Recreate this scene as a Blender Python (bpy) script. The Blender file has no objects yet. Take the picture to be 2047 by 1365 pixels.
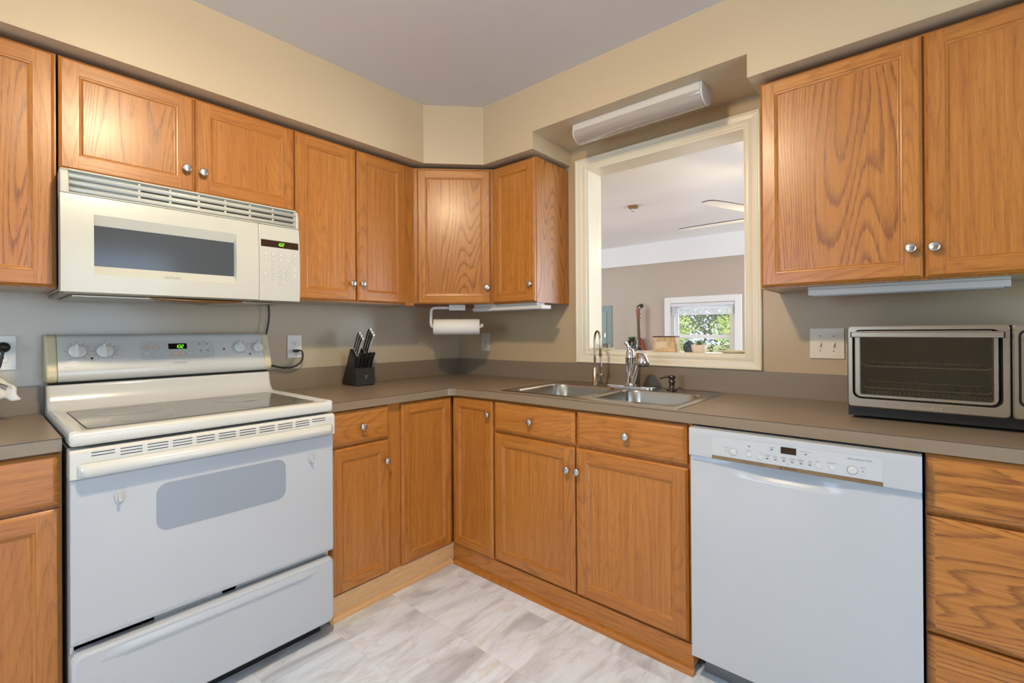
import bpy, bmesh, math, random
from math import sin, cos, pi, radians, sqrt, atan2
from mathutils import Matrix, Vector
random.seed(7)
SC = bpy.context.scene
COL = SC.collection

# ------------------------------------------------------------------ camera
def make_camera():
    cd = bpy.data.cameras.new('camera'); co = bpy.data.objects.new('camera', cd); COL.objects.link(co)
    f = 934.8; yaw, pit, rol = radians(40.8658), radians(0.1058), radians(-0.3592)
    cd.sensor_fit = 'HORIZONTAL'; cd.sensor_width = 36.0; cd.lens = f / 2047 * 36
    cd.shift_x = 1.0165 / 2047; cd.shift_y = -22.6 / 2047
    cd.clip_start = 0.05; cd.clip_end = 200
    fw = Vector((-sin(yaw) * cos(pit), cos(yaw) * cos(pit), sin(pit)))
    rt = Vector((cos(yaw), sin(yaw), 0)); up = rt.cross(fw)
    r2 = cos(rol) * rt + sin(rol) * up; u2 = -sin(rol) * rt + cos(rol) * up
    m = Matrix((( r2.x, u2.x, -fw.x, 2.4607), (r2.y, u2.y, -fw.y, -2.2691), (r2.z, u2.z, -fw.z, 1.2071), (0, 0, 0, 1)))
    co.matrix_world = m
    SC.camera = co
make_camera()

# ------------------------------------------------------------------ world, sun, daylight at the windows, added fill lamps, exposure
SC.view_settings.view_transform = 'Standard'; SC.view_settings.look = 'None'
SC.view_settings.exposure = 0.0; SC.view_settings.gamma = 1.0
SC.view_settings.use_curve_mapping = False
W = bpy.data.worlds.new('world'); SC.world = W; W.use_nodes = True
W.node_tree.nodes['Background'].inputs[0].default_value = (0.72, 0.85, 1.0, 1)
W.node_tree.nodes['Background'].inputs[1].default_value = 1.3
SC.cycles.max_bounces = 10; SC.cycles.diffuse_bounces = 6; SC.cycles.glossy_bounces = 5
SC.cycles.transparent_max_bounces = 12; SC.cycles.transmission_bounces = 6
SC.cycles.sample_clamp_indirect = 6.0; SC.cycles.caustics_reflective = False; SC.cycles.caustics_refractive = False
def lamp(name, kind, loc, rot, energy, color, size=None, size_y=None, radius=None, angle=None):
    d = bpy.data.lights.new(name, kind); d.energy = energy; d.color = color
    if size: d.shape = 'RECTANGLE'; d.size = size; d.size_y = size_y
    if radius is not None: d.shadow_soft_size = radius
    if angle: d.angle = angle
    o = bpy.data.objects.new(name, d); COL.objects.link(o); o.location = loc; o.rotation_euler = rot
    return o
DAY = (0.50, 0.74, 1.0)
lamp('sun', 'SUN', (0, -3, 9), (radians(48), 0, radians(-12)), 4.0, (1.0, .94, .84), angle=radians(1))
# daylight entering by the kitchen's glass door (right wall) and its rear window
lamp('daylight_glass_door', 'AREA', (4.32, -1.75, 1.12), (0, radians(90), 0), 34, DAY, 1.95, 1.7)
lamp('daylight_rear_window', 'AREA', (1.0, -4.52, 1.5), (radians(-90) + pi, 0, 0), 35, DAY, 1.2, 1.2)
# added side lights, unseen, brighten the next room; the last is its far window
lamp('added_fill_right', 'AREA', (4.24, 2.9, 1.5), (0, radians(90), 0), 125, (.80, .90, 1.0), 1.5, 2.0)
lamp('added_fill_left', 'AREA', (-3.15, 1.4, 1.5), (0, radians(-90), 0), 72, (.82, .91, 1.0), 1.4, 1.6)
lamp('daylight_far_window', 'AREA', (.23, 4.5, 1.25), (radians(-90), 0, 0), 14, (.85, .93, 1.0), .8, .6)

# ------------------------------------------------------------------ materials
def mat(name, color, rough=.5, metal=0, **k):
    m = bpy.data.materials.new(name); m.use_nodes = True
    b = m.node_tree.nodes['Principled BSDF']
    b.inputs['Base Color'].default_value = (*color, 1); b.inputs['Roughness'].default_value = rough
    b.inputs['Metallic'].default_value = metal
    for kk, v in k.items(): b.inputs[kk.replace('_', ' ')].default_value = v
    return m
def srgb(r, g, b):
    f = lambda c: (c / 255 / 12.92) if c / 255 <= .04045 else ((c / 255 + .055) / 1.055) ** 2.4
    return (f(r), f(g), f(b))
class NT:
    def __init__(s, m): s.t = m.node_tree; s.b = s.t.nodes.get('Principled BSDF')
    def n(s, typ, **k):
        x = s.t.nodes.new(typ)
        for a, v in k.items():
            if a.startswith('i_'):
                key = a[2:]; key = int(key) if key.isdigit() else key.replace('_', ' ')
                x.inputs[key].default_value = v
            else: setattr(x, a, v)
        return x
    def l(s, a, b): s.t.links.new(a, b)
    def math(s, op, a, b=None, c=None):
        x = s.n('ShaderNodeMath', operation=op)
        for i, v in enumerate((a, b, c)):
            if v is None: continue
            if isinstance(v, (int, float)): x.inputs[i].default_value = v
            else: s.l(v, x.inputs[i])
        return x.outputs[0]
    def mix(s, fac, a, b, blend='MIX'):
        x = s.n('ShaderNodeMix', data_type='RGBA', blend_type=blend)
        for key, v in ((0, fac), (6, a), (7, b)):
            if isinstance(v, (int, float)): x.inputs[key].default_value = v
            elif isinstance(v, tuple): x.inputs[key].default_value = (*v, 1)
            else: s.l(v, x.inputs[key])
        return x.outputs[2]
    def noise(s, vec, scale, detail=2, rough=.5, dist=0):
        x = s.n('ShaderNodeTexNoise', i_Scale=scale, i_Detail=detail, i_Roughness=rough, i_Distortion=dist)
        s.l(vec, x.inputs['Vector']); return x.outputs['Fac']
    def ramp(s, fac, stops):
        x = s.n('ShaderNodeValToRGB'); e = x.color_ramp.elements
        while len(e) < len(stops): e.new(.5)
        for el, (p, c) in zip(e, stops): el.position = p; el.color = (*c, 1) if isinstance(c, tuple) else (c, c, c, 1)
        s.l(fac, x.inputs[0]); return x.outputs[0]
    def scale(s, vec, sc):
        x = s.n('ShaderNodeMapping'); x.inputs['Scale'].default_value = sc; s.l(vec, x.inputs['Vector']); return x.outputs[0]
    def bump(s, h, strength, dist=.001):
        x = s.n('ShaderNodeBump', i_Strength=strength, i_Distance=dist); s.l(h, x.inputs['Height']); s.l(x.outputs[0], s.b.inputs['Normal'])

def oak(name, cath, light=(.53, .218, .042), mid=(.39, .138, .022), dark=(.16, .046, .007)):
    m = mat(name, mid, .33, Coat_Weight=.14, Coat_Roughness=.22); t = NT(m)
    uv = t.n('ShaderNodeUVMap').outputs[0]
    oi = t.n('ShaderNodeObjectInfo').outputs['Random']
    add = t.n('ShaderNodeVectorMath', operation='ADD'); t.l(uv, add.inputs[0])
    comb = t.n('ShaderNodeCombineXYZ'); t.l(t.math('MULTIPLY', oi, 37.0), comb.inputs[1]); t.l(comb.outputs[0], add.inputs[1])
    v = add.outputs[0]
    pores = t.noise(t.scale(v, (520, 16, 1)), 1, 3, .65)
    fine = t.noise(t.scale(v, (90, 2.2, 1)), 1, 2, .55, .2)
    tone = t.noise(t.scale(v, (3.1, .7, 1)), 1, 1)
    f = t.noise(t.scale(v, (5.4, .60, 1)), 1, 1.1, .4, .22)
    jag = t.noise(t.scale(v, (260, 14, 1)), 1, 2, .6)
    fr = t.math('FRACT', t.math('ADD', t.math('MULTIPLY', f, 34.0), t.math('MULTIPLY', jag, .34)))
    ring = t.ramp(fr, [(.0, .7), (.08, .0), (.62, .05), (.94, 1.)])
    fine2 = t.ramp(fine, [(.35, 0.), (.7, 1.)])
    body = t.mix(fine2, light, mid)
    body = t.mix(t.ramp(tone, [(.3, 0.), (.7, .55)]), body, mid)
    tex = t.math('MULTIPLY', ring, t.ramp(pores, [(.36, .3), (.56, 1.)]))
    col = t.mix(t.math('MULTIPLY', tex, cath), body, dark)
    col = t.mix(t.ramp(pores, [(.54, 0.), (.66, .42)]), col, dark)
    t.l(col, t.b.inputs['Base Color'])
    h = t.math('MULTIPLY_ADD', pores, -.5, t.math('MULTIPLY', tex, -.6))
    t.bump(h, .22, .0006)
    return m
OAK_P = oak('oak_plain', .22)
OAK_C = oak('oak_figured', .85)
OAK_M = oak('oak_rail', .38)
OAK_L = oak('oak_pale_trim', .25, (.72, .47, .24), (.62, .37, .17), (.4, .2, .08))

def wallpaint(name, c, rough=.34, bs=.12, wob=.0):
    m = mat(name, c, rough); t = NT(m)
    tc = t.n('ShaderNodeTexCoord').outputs['Object']
    n1 = t.noise(tc, 260, 2); n2 = t.noise(tc, 26, 2)
    t.bump(t.math('ADD', t.math('MULTIPLY', n1, .6), n2), bs, .0015)
    t.l(t.ramp(t.noise(tc, 1.2, 1), [(.3, tuple(x * .97 for x in c)), (.7, tuple(x * 1.02 for x in c))]), t.b.inputs['Base Color'])
    return m
PAINT = wallpaint('beige_wall_paint', srgb(199, 181, 150), .36)
PAINTG = wallpaint('gloss_beige_wall_paint', srgb(194, 178, 152), .24, .16); PAINTG.node_tree.nodes['Principled BSDF'].inputs['Coat Weight'].default_value = .4; PAINTG.node_tree.nodes['Principled BSDF'].inputs['Coat Roughness'].default_value = .2
PAINTB = wallpaint('shade_browned_wall_paint', srgb(192, 170, 136), .36)  # same beige paint, with the brown of the shade put into its colour
PAINTF = wallpaint('taupe_wall_paint', srgb(190, 178, 166), .5)
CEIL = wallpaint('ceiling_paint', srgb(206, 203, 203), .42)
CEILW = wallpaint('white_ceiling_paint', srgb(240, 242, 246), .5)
TRIM = mat('cream_trim_paint', srgb(240, 232, 210), .3)
WTRIM = mat('white_trim_paint', srgb(238, 240, 242), .35)

def floor_mat():
    m = mat('marbled_vinyl_tile', (.6, .6, .6), .3); t = NT(m)
    tc = t.n('ShaderNodeTexCoord').outputs['Object']
    sep = t.n('ShaderNodeSeparateXYZ'); t.l(tc, sep.inputs[0])
    px = t.math('DIVIDE', t.math('ADD', sep.outputs[0], 30 * .3048 - .780), .3048)
    py = t.math('DIVIDE', t.math('ADD', sep.outputs[1], 30 * .3048 + .915), .3048)
    cx, cy = t.math('FLOOR', px), t.math('FLOOR', py)
    cc = t.n('ShaderNodeCombineXYZ'); t.l(cx, cc.inputs[0]); t.l(cy, cc.inputs[1])
    wn = t.n('ShaderNodeTexWhiteNoise', noise_dimensions='2D'); t.l(cc.outputs[0], wn.inputs['Vector'])
    off = t.n('ShaderNodeVectorMath', operation='MULTIPLY_ADD'); t.l(wn.outputs['Color'], off.inputs[0])
    off.inputs[1].default_value = (9, 9, 9); t.l(tc, off.inputs[2])
    mp = t.n('ShaderNodeMapping'); mp.inputs['Rotation'].default_value = (0, 0, radians(-14)); mp.inputs['Scale'].default_value = (8.5, 2.1, 1)
    t.l(off.outputs[0], mp.inputs['Vector'])
    v = t.noise(mp.outputs[0], 1, 5, .55, .9)
    v2 = t.noise(mp.outputs[0], 1.5, 4, .62, .5)
    base = t.ramp(v, [(.30, srgb(178, 184, 194)), (.45, srgb(212, 221, 232)), (.55, srgb(224, 235, 248)), (.72, srgb(214, 214, 214))])
    vein = t.ramp(v2, [(.52, 0.), (.56, .34), (.58, .05), (.66, 0.)])
    base = t.mix(vein, base, srgb(186, 178, 170))
    tone = t.math('MULTIPLY_ADD', wn.outputs['Value'], .10, .98)
    base = t.mix(1.0, base, (0, 0, 0)) if False else base
    mul = t.n('ShaderNodeMix', data_type='RGBA', blend_type='MULTIPLY'); mul.inputs[0].default_value = 1
    t.l(base, mul.inputs[6]); cmb = t.n('ShaderNodeCombineColor')
    for i in range(3): t.l(tone, cmb.inputs[i])
    t.l(cmb.outputs[0], mul.inputs[7])
    def edge(p):
        fr = t.math('FRACT', p); return t.math('MINIMUM', fr, t.math('SUBTRACT', 1.0, fr))
    e = t.math('MINIMUM', edge(px), edge(py))
    line = t.math('LESS_THAN', e, .0032)
    col = t.mix(t.math('MULTIPLY', line, .22), mul.outputs[2], srgb(150, 146, 142))
    t.l(col, t.b.inputs['Base Color']); t.l(t.math('MULTIPLY_ADD', v, .2, .22), t.b.inputs['Roughness'])
    return m
FLOOR = floor_mat()
def speck(name, c, rough, amt=.12, sc=900):
    m = mat(name, c, rough); t = NT(m)
    tc = t.n('ShaderNodeTexCoord').outputs['Object']
    n = t.noise(tc, sc, 1); n2 = t.noise(tc, 5, 2)
    t.l(t.ramp(n, [(.35, tuple(x * (1 - amt) for x in c)), (.65, tuple(x * (1 + amt) for x in c))]), t.b.inputs['Base Color'])
    t.l(t.math('MULTIPLY_ADD', n2, .12, rough - .06), t.b.inputs['Roughness'])
    return m
LAM = speck('taupe_laminate', srgb(136, 120, 100), .34)
SEAM = mat('laminate_seam', srgb(70, 50, 36), .5)
def enamel(name, c, rough=.16):
    m = mat(name, c, rough, Coat_Weight=.3, Coat_Roughness=.06); t = NT(m)
    tc = t.n('ShaderNodeTexCoord').outputs['Object']
    n = t.noise(tc, 3, 2)
    t.l(t.ramp(n, [(.3, tuple(x * .97 for x in c)), (.7, c)]), t.b.inputs['Base Color'])
    return m
WHITE = enamel('white_enamel', srgb(211, 211, 205), .2)
WHITE2 = enamel('daylight_tinted_enamel', srgb(187, 192, 198), .28)  # white enamel with the blue of the daylight mixed into its colour
MICW = enamel('cream_white_plastic', srgb(197, 197, 186), .3)
BEIGE = mat('yellowed_plastic', srgb(214, 203, 168), .4)
KNOBW = mat('white_knob_plastic', srgb(232, 230, 222), .25)
GREYP = mat('printed_grey', srgb(120, 122, 126), .5)
PINKP = mat('printed_pink', srgb(190, 150, 140), .5)
PANELG = mat('control_overlay', srgb(196, 198, 192), .35)
BTN = mat('button_overlay', srgb(206, 206, 200), .4)
BTNR = mat('button_overlay_pink', srgb(214, 190, 176), .4)
BLACK = mat('black_plastic', (.012, .011, .01), .35)
BLACKG = mat('black_gloss', (.008, .007, .006), .08)
DARKV = mat('dark_void', (.006, .005, .004), .7)
REDL = mat('red_indicator', srgb(90, 12, 10), .25)
BRONZE = mat('bronze_display', srgb(48, 28, 10), .15)
def emis(name, c, s):
    m = mat(name, c, .4); b = m.node_tree.nodes['Principled BSDF']
    b.inputs['Emission Color'].default_value = (*c, 1); b.inputs['Emission Strength'].default_value = s; return m
GREEN = emis('green_led', (.25, 1., .03), 1.6)
LAMPGLOW = emis('lamp_glass', (1., .86, .66), 9.0)
FANGLOW = emis('fan_lamp_glass', (1., .8, .55), 8.0)
def brushed(name, c, rough, sx=3, sz=300, amt=.25, vert=False):
    m = mat(name, c, rough, 1.0); t = NT(m)
    tc = t.n('ShaderNodeTexCoord').outputs['Object']
    n = t.noise(t.scale(tc, (sx, sx, sz)), 1, 2)
    t.l(t.math('MULTIPLY_ADD', n, amt, rough - amt / 2), t.b.inputs['Roughness'])
    return m
STEEL = brushed('brushed_steel', srgb(186, 178, 164), .3, 3, 300, .10)
SINKM = mat('sink_steel', srgb(186, 180, 170), .24, 1.0)
CHROME = mat('chrome', (.86, .86, .87), .06, 1.0)
NICKEL = mat('satin_nickel', srgb(205, 202, 196), .24, 1.0)
BRUSHN = mat('brushed_nickel', srgb(200, 188, 168), .22, 1.0)
ORB = mat('dark_bronze', srgb(92, 80, 70), .22, 1.0)
STRIP = mat('wood_tinted_chrome_strip', srgb(176, 146, 110), .06, 1.0)  # chrome trim, brown of the reflected wood put into its colour
GLASSY = mat('ceramic_glass_top', srgb(92, 92, 88), .07)
OVENW = mat('oven_window_glass', srgb(146, 156, 168), .1)
RINGM = mat('burner_ring_print', srgb(150, 148, 140), .15)
BURN = mat('burner_zone_print', srgb(104, 103, 98), .12)
def glass(name, rough=0.0, tint=(1, 1, 1), refl=.12):
    m = bpy.data.materials.new(name); m.use_nodes = True; t = m.node_tree; t.nodes.clear()
    o = t.nodes.new('ShaderNodeOutputMaterial'); mx = t.nodes.new('ShaderNodeMixShader')
    a = t.nodes.new('ShaderNodeBsdfTransparent'); a.inputs[0].default_value = (*tint, 1)
    g = t.nodes.new('ShaderNodeBsdfGlossy'); g.inputs['Roughness'].default_value = rough
    fr = t.nodes.new('ShaderNodeFresnel'); fr.inputs[0].default_value = 1.5
    ad = t.nodes.new('ShaderNodeMath'); ad.operation = 'ADD'; ad.inputs[1].default_value = refl - .04; ad.use_clamp = True
    t.links.new(fr.outputs[0], ad.inputs[0]); t.links.new(ad.outputs[0], mx.inputs[0])
    t.links.new(a.outputs[0], mx.inputs[1]); t.links.new(g.outputs[0], mx.inputs[2]); t.links.new(mx.outputs[0], o.inputs[0])
    return m
GLASS = glass('clear_glass'); GLASSD = glass('tinted_oven_glass', .02, (.80, .76, .68), .07)
LENS = mat('acrylic_lens', (.8, .8, .82), .16, 0, Transmission_Weight=.45, IOR=1.45)
PAPER = mat('paper_towel', srgb(236, 230, 220), .85)
PLATE = mat('ceramic_plate', srgb(236, 228, 208), .25)
TOWEL = mat('white_cloth', srgb(225, 222, 214), .9)

# ------------------------------------------------------------------ frames and mesh building
FA = Matrix(((0, -1, 0, 0), (1, 0, 0, 0), (0, 0, 1, 0), (0, 0, 0, 1)))      # stove wall: (along, depth, up)
FB = Matrix.Identity(4)                                                     # sink wall
FD = Matrix.Rotation(radians(45), 4, 'Z')                                   # corner cabinet

def smooth(o, deg=38):
    for p in o.data.polygons: p.use_smooth = True
    o.data.set_sharp_from_angle(angle=radians(deg)); return o
class T:   # a thing: root object plus the frame its parts are authored in
    def __init__(s, name, label, cat, F, base, group=None):
        o = bpy.data.objects.new(name, None); COL.objects.link(o); o.empty_display_size = .05
        s.o, s.F, s.base = o, F, Vector(base)
        s.M = Matrix.Translation(F @ s.base) @ F.to_3x3().to_4x4(); o.matrix_world = s.M
        tag(o, label, cat, group)
def tag(o, label, cat, group=None):
    o['label'] = label; o['category'] = cat
    if group: o['group'] = group
    return o

class M:
    def __init__(s): s.v = []; s.f = []; s.uv = []; s.mi = []; s.sm = []
    def add(s, vs, fs, mi=0, smooth=False, uvs=None, grain=None, flat=False):
        n = len(s.v); s.v += [Vector(p) for p in vs]
        ox, oy = random.uniform(0, 40), random.uniform(0, 40)
        for k, f in enumerate(fs):
            s.f.append([n + i for i in f]); s.mi.append(mi); s.sm.append(smooth)
            if uvs: s.uv.append(uvs[k]); continue
            p = [Vector(vs[i]) for i in f]
            nm = Vector((0, 0, 0))
            for i in range(len(p)):
                a, b = p[i], p[(i + 1) % len(p)]
                nm += Vector(((a.y - b.y) * (a.z + b.z), (a.z - b.z) * (a.x + b.x), (a.x - b.x) * (a.y + b.y)))
            ax = max(range(3), key=lambda i: abs(nm[i])); o = [i for i in range(3) if i != ax]
            if grain is not None and grain in o: o = [i for i in o if i != grain] + [grain]
            elif grain is not None: o = o
            s.uv.append([(q[o[0]] + ox, q[o[1]] + oy) for q in p])
        return s
    def box(s, a, b, mi=0, grain=None):
        (x0, y0, z0), (x1, y1, z1) = [min(a[i], b[i]) for i in range(3)], [max(a[i], b[i]) for i in range(3)]
        v = [(x0, y0, z0), (x1, y0, z0), (x1, y1, z0), (x0, y1, z0), (x0, y0, z1), (x1, y0, z1), (x1, y1, z1), (x0, y1, z1)]
        return s.add(v, [(0, 3, 2, 1), (4, 5, 6, 7), (0, 1, 5, 4), (1, 2, 6, 5), (2, 3, 7, 6), (3, 0, 4, 7)], mi, grain=grain)
    def loft(s, loops, mi=0, smooth=False, cap0=False, cap1=False, closed=True, grain=None):
        n = len(loops[0]); v = [p for l in loops for p in l]; f = []
        for i in range(len(loops) - 1):
            for j in range(n if closed else n - 1):
                k = (j + 1) % n
                f.append((i * n + j, i * n + k, (i + 1) * n + k, (i + 1) * n + j))
        s.add(v, f, mi, smooth, grain=grain)
        if cap0: s.add(loops[0], [tuple(reversed(range(n)))], mi, grain=grain)
        if cap1: s.add(loops[-1], [tuple(range(n))], mi, grain=grain)
        return s
    def prism(s, prof, axis, a0, a1, mi=0, smooth=False, grain=None, caps=True):
        # prof: 2D points in the two other axes (in order)
        o = [i for i in range(3) if i != axis]
        def pt(p, a):
            q = [0, 0, 0]; q[axis] = a; q[o[0]] = p[0]; q[o[1]] = p[1]; return tuple(q)
        return s.loft([[pt(p, a0) for p in prof], [pt(p, a1) for p in prof]], mi, smooth, caps, caps, True, grain)
    def lathe(s, prof, c, axis=2, seg=24, mi=0, smooth=True, sign=1):
        o = [(1, 2), (2, 0), (0, 1)][axis]
        loops = []
        for r, h in prof:
            l = []
            for k in range(seg):
                a = 2 * pi * k / seg; q = [0, 0, 0]
                q[axis] = c[axis] + sign * h; q[o[0]] = c[o[0]] + r * cos(a); q[o[1]] = c[o[1]] + r * sin(a); l.append(tuple(q))
            loops.append(l)
        return s.loft(loops, mi, smooth, prof[0][0] > 1e-5, prof[-1][0] > 1e-5)
    def tube(s, pts, r, seg=10, mi=0, caps=True):
        pts = [Vector(p) for p in pts]; rs = r if isinstance(r, (list, tuple)) else [r] * len(pts)
        loops = []; up = None
        for i, p in enumerate(pts):
            d = (pts[min(i + 1, len(pts) - 1)] - pts[max(i - 1, 0)]).normalized()
            if up is None: up = Vector((0, 0, 1)) if abs(d.z) < .9 else Vector((1, 0, 0))
            a = d.cross(up).normalized(); b = a.cross(d).normalized(); up = b
            loops.append([tuple(p + rs[i] * (cos(2 * pi * k / seg) * a + sin(2 * pi * k / seg) * b)) for k in range(seg)])
        return s.loft(loops, mi, True, caps, caps)
    def build(s, name, mats, t=None, parent=None, bevel=0, seg=2, F=None, M4=None, weld=True, sub=0, angle=35):
        me = bpy.data.meshes.new(name)
        mats = mats if isinstance(mats, (list, tuple)) else [mats]
        if isinstance(t, T): vs = [v - t.base for v in s.v]
        elif t is None and F is not None and M4 is None:
            c = Vector([(min(v[i] for v in s.v) + max(v[i] for v in s.v)) / 2 for i in range(3)]); c.z = min(v.z for v in s.v)
            vs = [v - c for v in s.v]; M4 = Matrix.Translation(F @ c) @ F.to_3x3().to_4x4()
        else: vs = s.v
        me.from_pydata([tuple(v) for v in vs], [], s.f)
        for m in mats: me.materials.append(m)
        uvl = me.uv_layers.new(name='UVMap'); i = 0
        for pi_, p in enumerate(me.polygons):
            p.material_index = s.mi[pi_]; p.use_smooth = s.sm[pi_]
            for k, li in enumerate(p.loop_indices): uvl.data[li].uv = s.uv[pi_][k]
        bm = bmesh.new(); bm.from_mesh(me)
        if weld: bmesh.ops.remove_doubles(bm, verts=bm.verts, dist=1e-5)
        bmesh.ops.recalc_face_normals(bm, faces=bm.faces); bm.to_mesh(me); bm.free()
        o = bpy.data.objects.new(name, me); COL.objects.link(o)
        if isinstance(t, T): o.parent = parent or t.o
        elif parent: o.parent = parent
        if M4 is not None: o.matrix_world = M4
        if bevel:
            b = o.modifiers.new('bevel', 'BEVEL'); b.width = bevel; b.segments = seg; b.limit_method = 'ANGLE'; b.angle_limit = radians(angle); b.harden_normals = False
        if sub: mm = o.modifiers.new('sub', 'SUBSURF'); mm.levels = sub; mm.render_levels = sub
        return o
def place_root(o, loc):   # moves a free standing mesh thing's vertices to its own origin
    return o
def rrect(x0, x1, y0, y1, r, n=5):
    out = []
    for cx, cy, a0 in ((x1 - r, y1 - r, 0), (x0 + r, y1 - r, 90), (x0 + r, y0 + r, 180), (x1 - r, y0 + r, 270)):
        for k in range(n + 1):
            a = radians(a0 + 90 * k / n); out.append((cx + r * cos(a), cy + r * sin(a)))
    return out
def arc(c, r, a0, a1, n): return [(c[0] + r * cos(radians(a0 + (a1 - a0) * k / n)), c[1] + r * sin(radians(a0 + (a1 - a0) * k / n))) for k in range(n + 1)]
TEXTCACHE = {}
def text(t, s, x, y, z, h, m, width=None, name='lettering', parent=None, flip=None, label=None, align='CENTER', tilt=0, dz=.0):
    """writing on a front facing -y in the thing's frame; h = capital height"""
    key = (s, align)
    if key not in TEXTCACHE:
        cu = bpy.data.curves.new('txt', 'FONT'); cu.body = s; cu.size = 1; cu.align_x = align; cu.align_y = 'CENTER'; cu.resolution_u = 2
        o = bpy.data.objects.new('txt', cu); COL.objects.link(o)
        me = bpy.data.meshes.new_from_object(o.evaluated_get(bpy.context.evaluated_depsgraph_get()))
        TEXTCACHE[key] = ([tuple(v.co) for v in me.vertices], [tuple(p.vertices) for p in me.polygons])
        bpy.data.objects.remove(o); bpy.data.curves.remove(cu); bpy.data.meshes.remove(me)
    vs, fs = TEXTCACHE[key]
    if not vs: return None
    sc = h / .7; wx = max(v[0] for v in vs) - min(v[0] for v in vs)
    sx = sc if width is None else width / wx
    ca, sa = cos(tilt), sin(tilt)
    mm = M(); e = .0003
    v2 = [(x + v[0] * sx, y - e + v[1] * sc * sa, z + v[1] * sc * ca) for v in vs]
    mm.add(v2, fs)
    o = mm.build(name, m, t, parent, weld=False)
    if label: o['label'] = label
    return o
def seg_digits(t, s, x, y, z, h, m, parent, pitch=None, tilt=0, name='clock_digits'):
    """seven segment digits on a front facing -y"""
    w = h * .5; pitch = pitch or w * 1.45; th = h * .11; mm = M()
    S = {'0': 'abcdef', '1': 'bc', '2': 'abged', '3': 'abgcd', '4': 'fgbc', '5': 'afgcd', ':': ''}
    P = {'a': (0, h, w, h), 'd': (0, 0, w, 0), 'g': (0, h / 2, w, h / 2), 'f': (0, h / 2, 0, h), 'e': (0, 0, 0, h / 2), 'b': (w, h / 2, w, h), 'c': (w, 0, w, h / 2)}
    cx = x
    for ch in s:
        if ch == ':':
            for q in (.3, .7): mm.box((cx - .25 * w, y - .0004, z + h * q - th / 2), (cx - .25 * w + th, y, z + h * q + th / 2))
            cx += w * .25; continue
        for k in S[ch]:
            a, b, c, d = P[k]; g = th * .35
            sl = .12
            if b == d: pts = [(a + g + b * sl, b - th / 2), (c - g + b * sl, b - th / 2), (c - g + b * sl, b + th / 2), (a + g + b * sl, b + th / 2)]
            else: pts = [(a - th / 2 + b * sl, b + g), (a + th / 2 + b * sl, b + g), (a + th / 2 + d * sl, d - g), (a - th / 2 + d * sl, d - g)]
            mm.add([(cx + p[0], y - .0004, z + p[1]) for p in pts], [(0, 1, 2, 3)])
        cx += pitch
    return mm.build(name, m, t, parent, weld=False)

# ------------------------------------------------------------------ setting
def struct(name, mb, m, F=FB, bevel=0, label=None):
    o = mb.build(name, m, None, None, bevel, F=F); o['kind'] = 'structure'
    if label: o['label'] = label
    return o
ZC = 2.483; XR, YF = 4.25, -4.45
struct('floor', M().box((-.0, YF, -.06), (XR, 0.0, 0)), FLOOR)
struct('floor', M().box((-3.1, .13, -.06), (4.2, 4.42, 0)), mat('wood_floor', srgb(168, 140, 110), .35))
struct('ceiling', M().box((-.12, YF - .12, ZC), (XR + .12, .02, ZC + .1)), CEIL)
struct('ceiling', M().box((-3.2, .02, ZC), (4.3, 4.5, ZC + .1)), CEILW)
struct('wall_left', M().box((-.12, YF - .12, -.06), (0, 0.0, ZC)), PAINTG)
# sink wall with the pass-through opening x 1.06..1.90, z 1.09..2.117 (wall .13 thick)
OX0, OX1, OZ0, OZ1 = 1.062, 1.902, 1.085, 2.118
w = M()
w.box((-3.2, 0, -.06), (OX0, .13, ZC)).box((OX1, 0, -.06), (XR + .12, .13, ZC)).box((OX0, 0, -.06), (OX1, .13, OZ0)).box((OX0, 0, OZ1), (OX1, .13, ZC))
struct('wall_back', w, PAINTB)
# right wall with glass door opening, front wall with window opening (both behind the camera)
w = M()
w.box((XR, YF, -.06), (XR + .12, -2.75, ZC)).box((XR, -.75, -.06), (XR + .12, 0, ZC)).box((XR, -2.75, 2.08), (XR + .12, -.75, ZC))
struct('wall_right', w, PAINT)
w = M()
w.box((0, YF - .12, -.06), (.4, YF, ZC)).box((1.6, YF - .12, -.06), (XR + .12, YF, ZC)).box((.4, YF - .12, -.06), (1.6, YF, .88)).box((.4, YF - .12, 2.12), (1.6, YF, ZC))
struct('wall_front', w, PAINT)
def frame_rect(mb, a0, a1, z0, z1, wd, d0, d1, axis, mi=0):
    # picture-frame of four bars in the plane perpendicular to axis
    def bx(p0, p1, q0, q1):
        if axis == 'y': mb.box((p0, d0, q0), (p1, d1, q1), mi)
        else: mb.box((d0, p0, q0), (d1, p1, q1), mi)
    bx(a0, a0 + wd, z0, z1); bx(a1 - wd, a1, z0, z1); bx(a0 + wd, a1 - wd, z1 - wd, z1); bx(a0 + wd, a1 - wd, z0, z0 + wd)
    return mb
d = M(); frame_rect(d, -2.75, -1.75, 0, 2.08, .07, XR + .03, XR + .08, 'x'); frame_rect(d, -1.75, -.75, 0, 2.08, .07, XR + .04, XR + .09, 'x')
struct('door_1', d, WTRIM)
d = M(); frame_rect(d, .4, 1.0, .88, 2.12, .05, YF - .08, YF - .03, 'y'); frame_rect(d, 1.0, 1.6, .88, 2.12, .05, YF - .08, YF - .03, 'y')
struct('window_2', d, WTRIM)
struct('wall_right', M().box((4.18, .13, -.06), (4.3, 1.9, ZC)).box((4.18, 3.9, -.06), (4.3, 4.42, ZC)).box((4.18, 1.9, -.06), (4.3, 3.9, .75)).box((4.18, 1.9, 2.3), (4.3, 3.9, ZC)), PAINTF)
w = M()
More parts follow.
